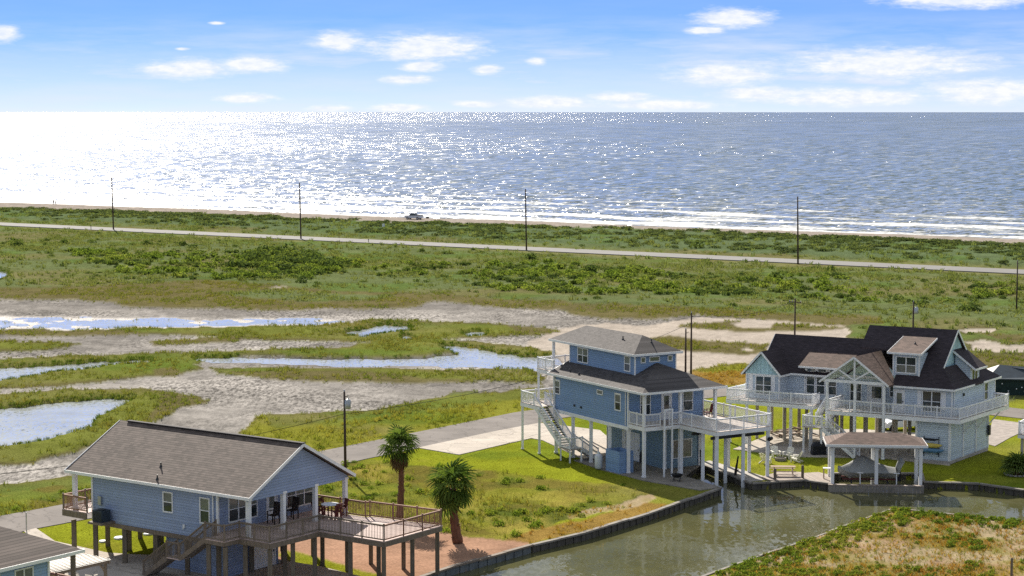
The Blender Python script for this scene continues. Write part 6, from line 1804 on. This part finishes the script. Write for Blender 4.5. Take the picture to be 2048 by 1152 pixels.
def scatter(name, mesh, pts, sc, label=None, sz=None):
    src = bpy.data.objects.new(name + '_piece', mesh)      # only a source of geometry, never linked
    me_ = bpy.data.meshes.new(name)
    me_.vertices.add(len(pts)); me_.vertices.foreach_set('co', pts.astype(np.float32).ravel())
    at = me_.attributes.new('sc', 'FLOAT_VECTOR', 'POINT')
    s3 = np.stack([sc, sc, sc if sz is None else sz], -1)
    at.data.foreach_set('vector', s3.astype(np.float32).ravel())
    at = me_.attributes.new('rz', 'FLOAT_VECTOR', 'POINT')
    at.data.foreach_set('vector', np.stack([np.zeros(len(pts)), np.zeros(len(pts)), RNG.uniform(0, 6.283, len(pts))], -1).astype(np.float32).ravel())
    o = bpy.data.objects.new(name, me_); COL.objects.link(o)
    ng = bpy.data.node_groups.new(name, 'GeometryNodeTree')
    ng.interface.new_socket('Geometry', in_out='INPUT', socket_type='NodeSocketGeometry'); ng.interface.new_socket('Geometry', in_out='OUTPUT', socket_type='NodeSocketGeometry')
    gi = ng.nodes.new('NodeGroupInput'); go = ng.nodes.new('NodeGroupOutput')
    ip = ng.nodes.new('GeometryNodeInstanceOnPoints'); oi = ng.nodes.new('GeometryNodeObjectInfo'); oi.inputs[0].default_value = src; oi.inputs['As Instance'].default_value = True
    def named(nm):
        na = ng.nodes.new('GeometryNodeInputNamedAttribute'); na.data_type = 'FLOAT_VECTOR'; na.inputs[0].default_value = nm; return na.outputs[0]
    er = ng.nodes.new('FunctionNodeEulerToRotation')
    ng.links.new(gi.outputs[0], ip.inputs['Points']); ng.links.new(oi.outputs['Geometry'], ip.inputs['Instance'])
    ng.links.new(named('sc'), ip.inputs['Scale']); ng.links.new(named('rz'), er.inputs[0]); ng.links.new(er.outputs[0], ip.inputs['Rotation'])
    ng.links.new(ip.outputs[0], go.inputs[0])
    md = o.modifiers.new('scatter', 'NODES'); md.node_group = ng
    return tag(o, label, None, None, 'stuff')

dyr = np.abs(np.gradient(ys))[:, None]
dxc = np.abs(np.gradient(cols))[None, :] / FPX * fd[:, None]
CELL = dyr * dxc
VIEW = (PX > -260) & (PX < 2310) & (PY > 404) & (PY < 1183) & ~canal_m
# keep plants off built ground
off_m = VIEW & (st_d > 2.85) & (hwdist > 5.6)
for poly in ([(836, 895), (985, 863), (1080, 845), (1200, 860), (1262, 915), (1180, 925), (1085, 880), (1062, 876), (918, 909)],
             [(48, 1062), (72, 1056), (110, 1082), (160, 1093), (215, 1105), (300, 1110), (400, 1085), (480, 1100), (560, 1120), (640, 1132), (720, 1152), (760, 1180), (500, 1260), (150, 1260), (100, 1110)],
             [(1985, 838), (2048, 846), (2300, 862), (2300, 890), (2048, 862), (2020, 875), (1990, 892), (1975, 888)],
             [(1148, 920), (1262, 905), (1340, 895), (1402, 927), (1366, 951), (1441, 974), (1400, 980), (1290, 961), (1200, 938)],
             [(1466, 898), (1560, 860), (1720, 858), (1870, 868), (1900, 930), (1760, 915), (1600, 913)],
             [(1400, 924), (1420, 921), (1544, 957), (1500, 963)], [(1518, 955), (1560, 942), (1604, 944), (1606, 958), (1548, 961)], [(1607, 958), (1606, 946), (1636, 944), (1668, 951), (1664, 967)]):
    off_m &= ~inpoly(PX, PY, poly)
def pick(dens, lim=60000):
    """Poisson points for a density per square metre on the terrain grid"""
    lam = np.where(off_m, dens, 0) * CELL
    n = RNG.poisson(lam)
    ii, jj = np.nonzero(n)
    ii = np.repeat(ii, n[ii, jj]) if True else ii
    jj2 = np.repeat(np.nonzero(n)[1], n[np.nonzero(n)])
    k_ = len(ii)
    if k_ > lim:
        s_ = RNG.choice(k_, lim, False); ii = ii[s_]; jj2 = jj2[s_]; k_ = lim
    x = GX[ii, jj2] + RNG.uniform(-.5, .5, k_) * dxc[ii, jj2]; y = GY[ii, jj2] + RNG.uniform(-.5, .5, k_) * dyr[ii, 0]
    return np.stack([x, y, GZ[ii, jj2]], -1)
Z = lambda *a: np.isin(zone, a).astype(float)
def mk(nm, m_, mat): return mesh_piece(nm, m_, mat)
g_patch = np.clip((fbm(GX * .18, GY * .18, 3, 91) - .38) * 3.5, 0.05, 1)
near_y = (GY < 182)
# lawns and rough grass
p_ = pick(Z(Z_LAWN) * 2.2 * (GY < 200)); scatter('lawn_grass', mk('blades', tuft_mesh(1, 9, .6, .03, .5), M['grass_lawn']), p_, RNG.uniform(.10, .2, len(p_)))
p_ = pick(Z(Z_ROUGH) * near_y * 4.0 * g_patch); scatter('rough_grass', mk('blades', tuft_mesh(2, 11, .6, .035, .4), M['grass_green']), p_, RNG.uniform(.22, .5, len(p_)))
p_ = pick(Z(Z_ROUGH) * (~near_y) * 2.2 * g_patch); scatter('roadside_grass', mk('blades', tuft_mesh(3, 10, .6, .05, .5), M['grass_green']), p_, RNG.uniform(.25, .6, len(p_)))
p_ = pick(Z(Z_ORANGE) * 5.0 * g_patch); scatter('rusty_grass', mk('blades', tuft_mesh(4, 11, .6, .04, .4), M['grass_orange']), p_, RNG.uniform(.2, .45, len(p_)))
p_ = pick(Z(Z_MARSH, Z_BROWN) * 1.6 * g_patch, 34000); scatter('marsh_grass', mk('blades', tuft_mesh(5, 10, .5, .06, .6), M['grass_marsh']), p_, RNG.uniform(.25, .55, len(p_)))
pondm = Z(Z_POND)
bank = blur(pondm, 3); bank = ((bank > .03) & (zone != Z_POND)).astype(float) * Z(Z_MARSH, Z_BROWN, Z_FIELD)
p_ = pick(bank * 3.5, 16000); scatter('bank_grass', mk('blades', tuft_mesh(6, 14, .4, .06, .7), M['grass_bank']), p_, RNG.uniform(.22, .45, len(p_)))
broad = np.clip((fbm(GX * .03, GY * .045, 3, 103) - .36) * 4, .04, 1)
p_ = pick(Z(Z_FIELD) * 1.2 * g_patch * broad, 36000); scatter('field_grass', mk('blades', tuft_mesh(7, 10, .5, .09, .8), M['grass_field']), p_, RNG.uniform(.3, .75, len(p_)))
p_ = pick(Z(Z_FIELD) * .25 * (1.05 - broad) * g_patch, 9000); scatter('tall_field_grass', mk('blades', tuft_mesh(17, 14, .35, .07, .5), M['grass_field']), p_, RNG.uniform(.4, .9, len(p_)))
p_ = pick(Z(Z_DUNE, Z_VERGE) * .14 * g_patch, 14000); scatter('dune_grass', mk('blades', tuft_mesh(8, 10, .5, .12, .9), M['grass_dune']), p_, RNG.uniform(.5, 1.0, len(p_)))
# plants creeping out over the mud
p_ = pick(Z(Z_MUD) * np.clip((blur(Z(Z_MARSH, Z_BROWN, Z_FIELD, Z_ROUGH), 5) - .08) * 4, 0, 1) * .8 + Z(Z_WETMUD) * np.clip((fbm(GX * .2, GY * .2, 3, 95) - .5) * 4, 0, 1) * .5, 9000)
scatter('mud_plants', mk('blades', tuft_mesh(9, 9, .6, .07, .5), M['grass_marsh']), p_, RNG.uniform(.15, .35, len(p_)))
# scrub between the marsh and the highway
inband = np.zeros(GX.shape)
for poly, d_ in (([(130, 500), (420, 505), (560, 500), (720, 525), (700, 552), (560, 560), (380, 560), (240, 545)], .11),
                 ([(500, 505), (620, 508), (690, 530), (640, 552), (520, 552), (470, 530)], .16),
                 ([(720, 522), (940, 530), (960, 552), (760, 556)], .05),
                 ([(930, 530), (1100, 525), (1300, 545), (1520, 562), (1760, 590), (1760, 606), (1500, 598), (1300, 592), (1080, 588), (960, 572)], .11),
                 ([(1480, 545), (1700, 555), (1640, 580), (1500, 572)], .06), ([(1940, 560), (2040, 572), (2060, 596), (1930, 600), (1780, 622), (1900, 585)], .08)):
    inband = np.maximum(inband, inpoly(QX, QY, poly) * d_)
clump = np.clip((fbm(GX * .12, GY * .12, 3, 97) - .40) * 5, 0, 1)
p_ = pick(Z(Z_FIELD) * inband * clump * 1.1, 3000); scatter('bright_scrub', mk('leaves', bush_mesh(1), M['shrub_bright']), p_, RNG.uniform(.7, 1.6, len(p_)), sz=RNG.uniform(.8, 1.5, len(p_)))
p_ = pick(Z(Z_FIELD) * inband * .5 * (1.2 - clump), 2500); scatter('green_scrub', mk('leaves', bush_mesh(2), M['shrub']), p_, RNG.uniform(.7, 1.7, len(p_)), sz=RNG.uniform(.7, 1.4, len(p_)))
p_ = pick(Z(Z_FIELD) * .010 * (GY > 235) * (.3 + clump), 2500); scatter('low_scrub', mk('leaves', bush_mesh(3, 90), M['shrub']), p_, RNG.uniform(.45, 1.1, len(p_)), sz=RNG.uniform(.4, .9, len(p_)))
bigp = inpoly(QX, QY, [(500, 512), (560, 503), (640, 512), (690, 530), (640, 548), (540, 550), (470, 535)]).astype(float)
p_ = pick(Z(Z_FIELD) * bigp * .045, 200); scatter('dense_scrub', mk('leaves', bush_mesh(8, 150, .75, .15), M['shrub']), p_, RNG.uniform(1.7, 3.0, len(p_)), sz=RNG.uniform(1.5, 2.6, len(p_)))
# dune scrub: a dark line on the beach side, mounds towards the road
line = (blur(Z(Z_BEACH), 4) > .03) & (zone == Z_DUNE)
dc_ = np.clip((fbm(GX * .035, GY * .05, 3, 99) - .42) * 6, 0, 1)
p_ = pick(line * .13 * (.25 + dc_), 2500); scatter('beach_scrub', mk('leaves', bush_mesh(4), M['shrub_dark']), p_, RNG.uniform(1.2, 2.4, len(p_)), sz=RNG.uniform(.5, 1.0, len(p_)))
p_ = pick(Z(Z_DUNE) * .055 * dc_ + Z(Z_DUNE) * .008, 3500); scatter('dune_scrub', mk('leaves', bush_mesh(5), M['shrub_dark']), p_, RNG.uniform(1.0, 2.2, len(p_)), sz=RNG.uniform(.5, 1.1, len(p_)))
# foreground lot: leafy weeds along the bulkhead and in drifts
lotz = (zone == Z_LOT) & (PX > 1000) & (PY > 1010)
LOTE = [gpt(px, py) for px, py in ((2300, 1074), (2048, 1043), (1784, 1018), (1591, 1089), (1480, 1126), (1390, 1160))]
ld = polydist(LOTE)
edge_w = np.clip(1.15 - ld / 3.6, 0, 1)
drift = np.clip((fbm(GX * .22, GY * .22, 4, 81) - .44) * 5, 0, 1)
p_ = pick(lotz * (7.0 * edge_w + 2.8 * drift) * (ld > .12), 14000); scatter('lot_weeds', mk('leaves', bush_mesh(6, 60, .75, .2), M['weed']), p_, RNG.uniform(.15, .42, len(p_)))
p_ = pick(lotz * 7.0 * drift + lotz * 2.5, 22000); scatter('lot_grass', mk('blades', tuft_mesh(10, 10, .7, .035, .4), M['grass_orange']), p_, RNG.uniform(.18, .42, len(p_)))
p_ = pick(lotz * (1.5 + 3 * (1 - drift)), 14000); scatter('lot_turf', mk('blades', tuft_mesh(12, 10, .7, .035, .5), M['grass_green']), p_, RNG.uniform(.12, .3, len(p_)))
p_ = pick(Z(Z_ROUGH) * near_y * .12 * np.clip((clump - .3) * 2, 0, 1) + q2 * .3, 700); scatter('meadow_weeds', mk('leaves', bush_mesh(7, 60, .7, .2), M['weed']), p_, RNG.uniform(.3, .6, len(p_)))
# shrubs that stand alone
SHM = [mesh_piece('shrub', bush_mesh(30 + i, 130, .7, .15), M['shrub']) for i in range(3)]
rnd = random.Random(21)
LONE = ['round shrub below the highway, third from the pole by the glitter', 'round shrub below the highway, left of a near twin', 'round shrub below the highway, right of its near twin', 'wide low shrub at the far left below the highway', 'small shrub below the marker post by the highway', 'small shrub below the highway pole nearest the glitter', 'lone shrub at the foot of the scrub, above the marsh grass', 'shrub at the foot of the pole right of the pickup truck', 'shrub in the scrub left of the pole above the aqua house', 'large shrub just left of the pole above the aqua house', 'shrub close to the highway, right of the pole above the aqua house', 'left shrub of a pair in the grass near the right edge', 'right shrub of a pair in the grass near the right edge', 'shrub above a pair of shrubs near the right edge', 'shrub in the field above the ridge of the aqua house', 'shrub at the right end of the dense bright scrub', 'small shrub just below the middle of the highway', 'small shrub below the highway, right of a similar one', 'broad mound of shrub between the highway and the beach', 'shrub in the field below the pole right of the truck']
for i, (px, py, s_) in enumerate(((295, 490, 1.7), (360, 493, 1.6), (388, 497, 1.5), (30, 492, 2.2), (128, 488, 1.4), (182, 486, 1.3), (604, 566, 1.6), (1060, 520, 1.8), (1500, 565, 1.9), (1558, 562, 2.2), (1660, 545, 1.6), (1925, 622, 1.5), (1945, 622, 1.7), (1960, 592, 1.5), (1795, 602, 1.6), (700, 530, 1.7), (840, 505, 1.2), (890, 509, 1.1), (1395, 500, 2.6), (1180, 545, 1.7))):
    b_ = gat(px, py); o = bpy.data.objects.new('shrub', SHM[i % 3]); COL.objects.link(o); o.location = b_; o.scale = (s_, s_, s_ * rnd.uniform(.8, 1.1)); o.rotation_euler = (0, 0, rnd.uniform(0, 6))
    tag(o, LONE[i], 'shrub', 'lone shrubs in the scrub')
# one upright weed on the corner of the foreground lot, posts in it
b_ = gpt(1840, 1027); o = bpy.data.objects.new('tall_weed', mesh_piece('tall_weed', bush_mesh(40, 120, 1.2, .16), M['shrub_bright'])); COL.objects.link(o); o.location = b_; o.scale = (.32, .32, .6)
tag(o, 'tall bright green weed rising from the edge of the foreground lot', 'plant')
b_ = gpt(2023, 1152); m_ = MB(); m_.tube([b_ - UP * .2, b_ + UP * 1.2], [.09, .085], 8); m_.lathe(b_ + UP * 1.2, [(.085, 0), (.06, .03), (.01, .04)], 8)
tag(m_.build('fence_post', M['pile_a']), 'single wooden post standing in the weedy foreground lot', 'post')
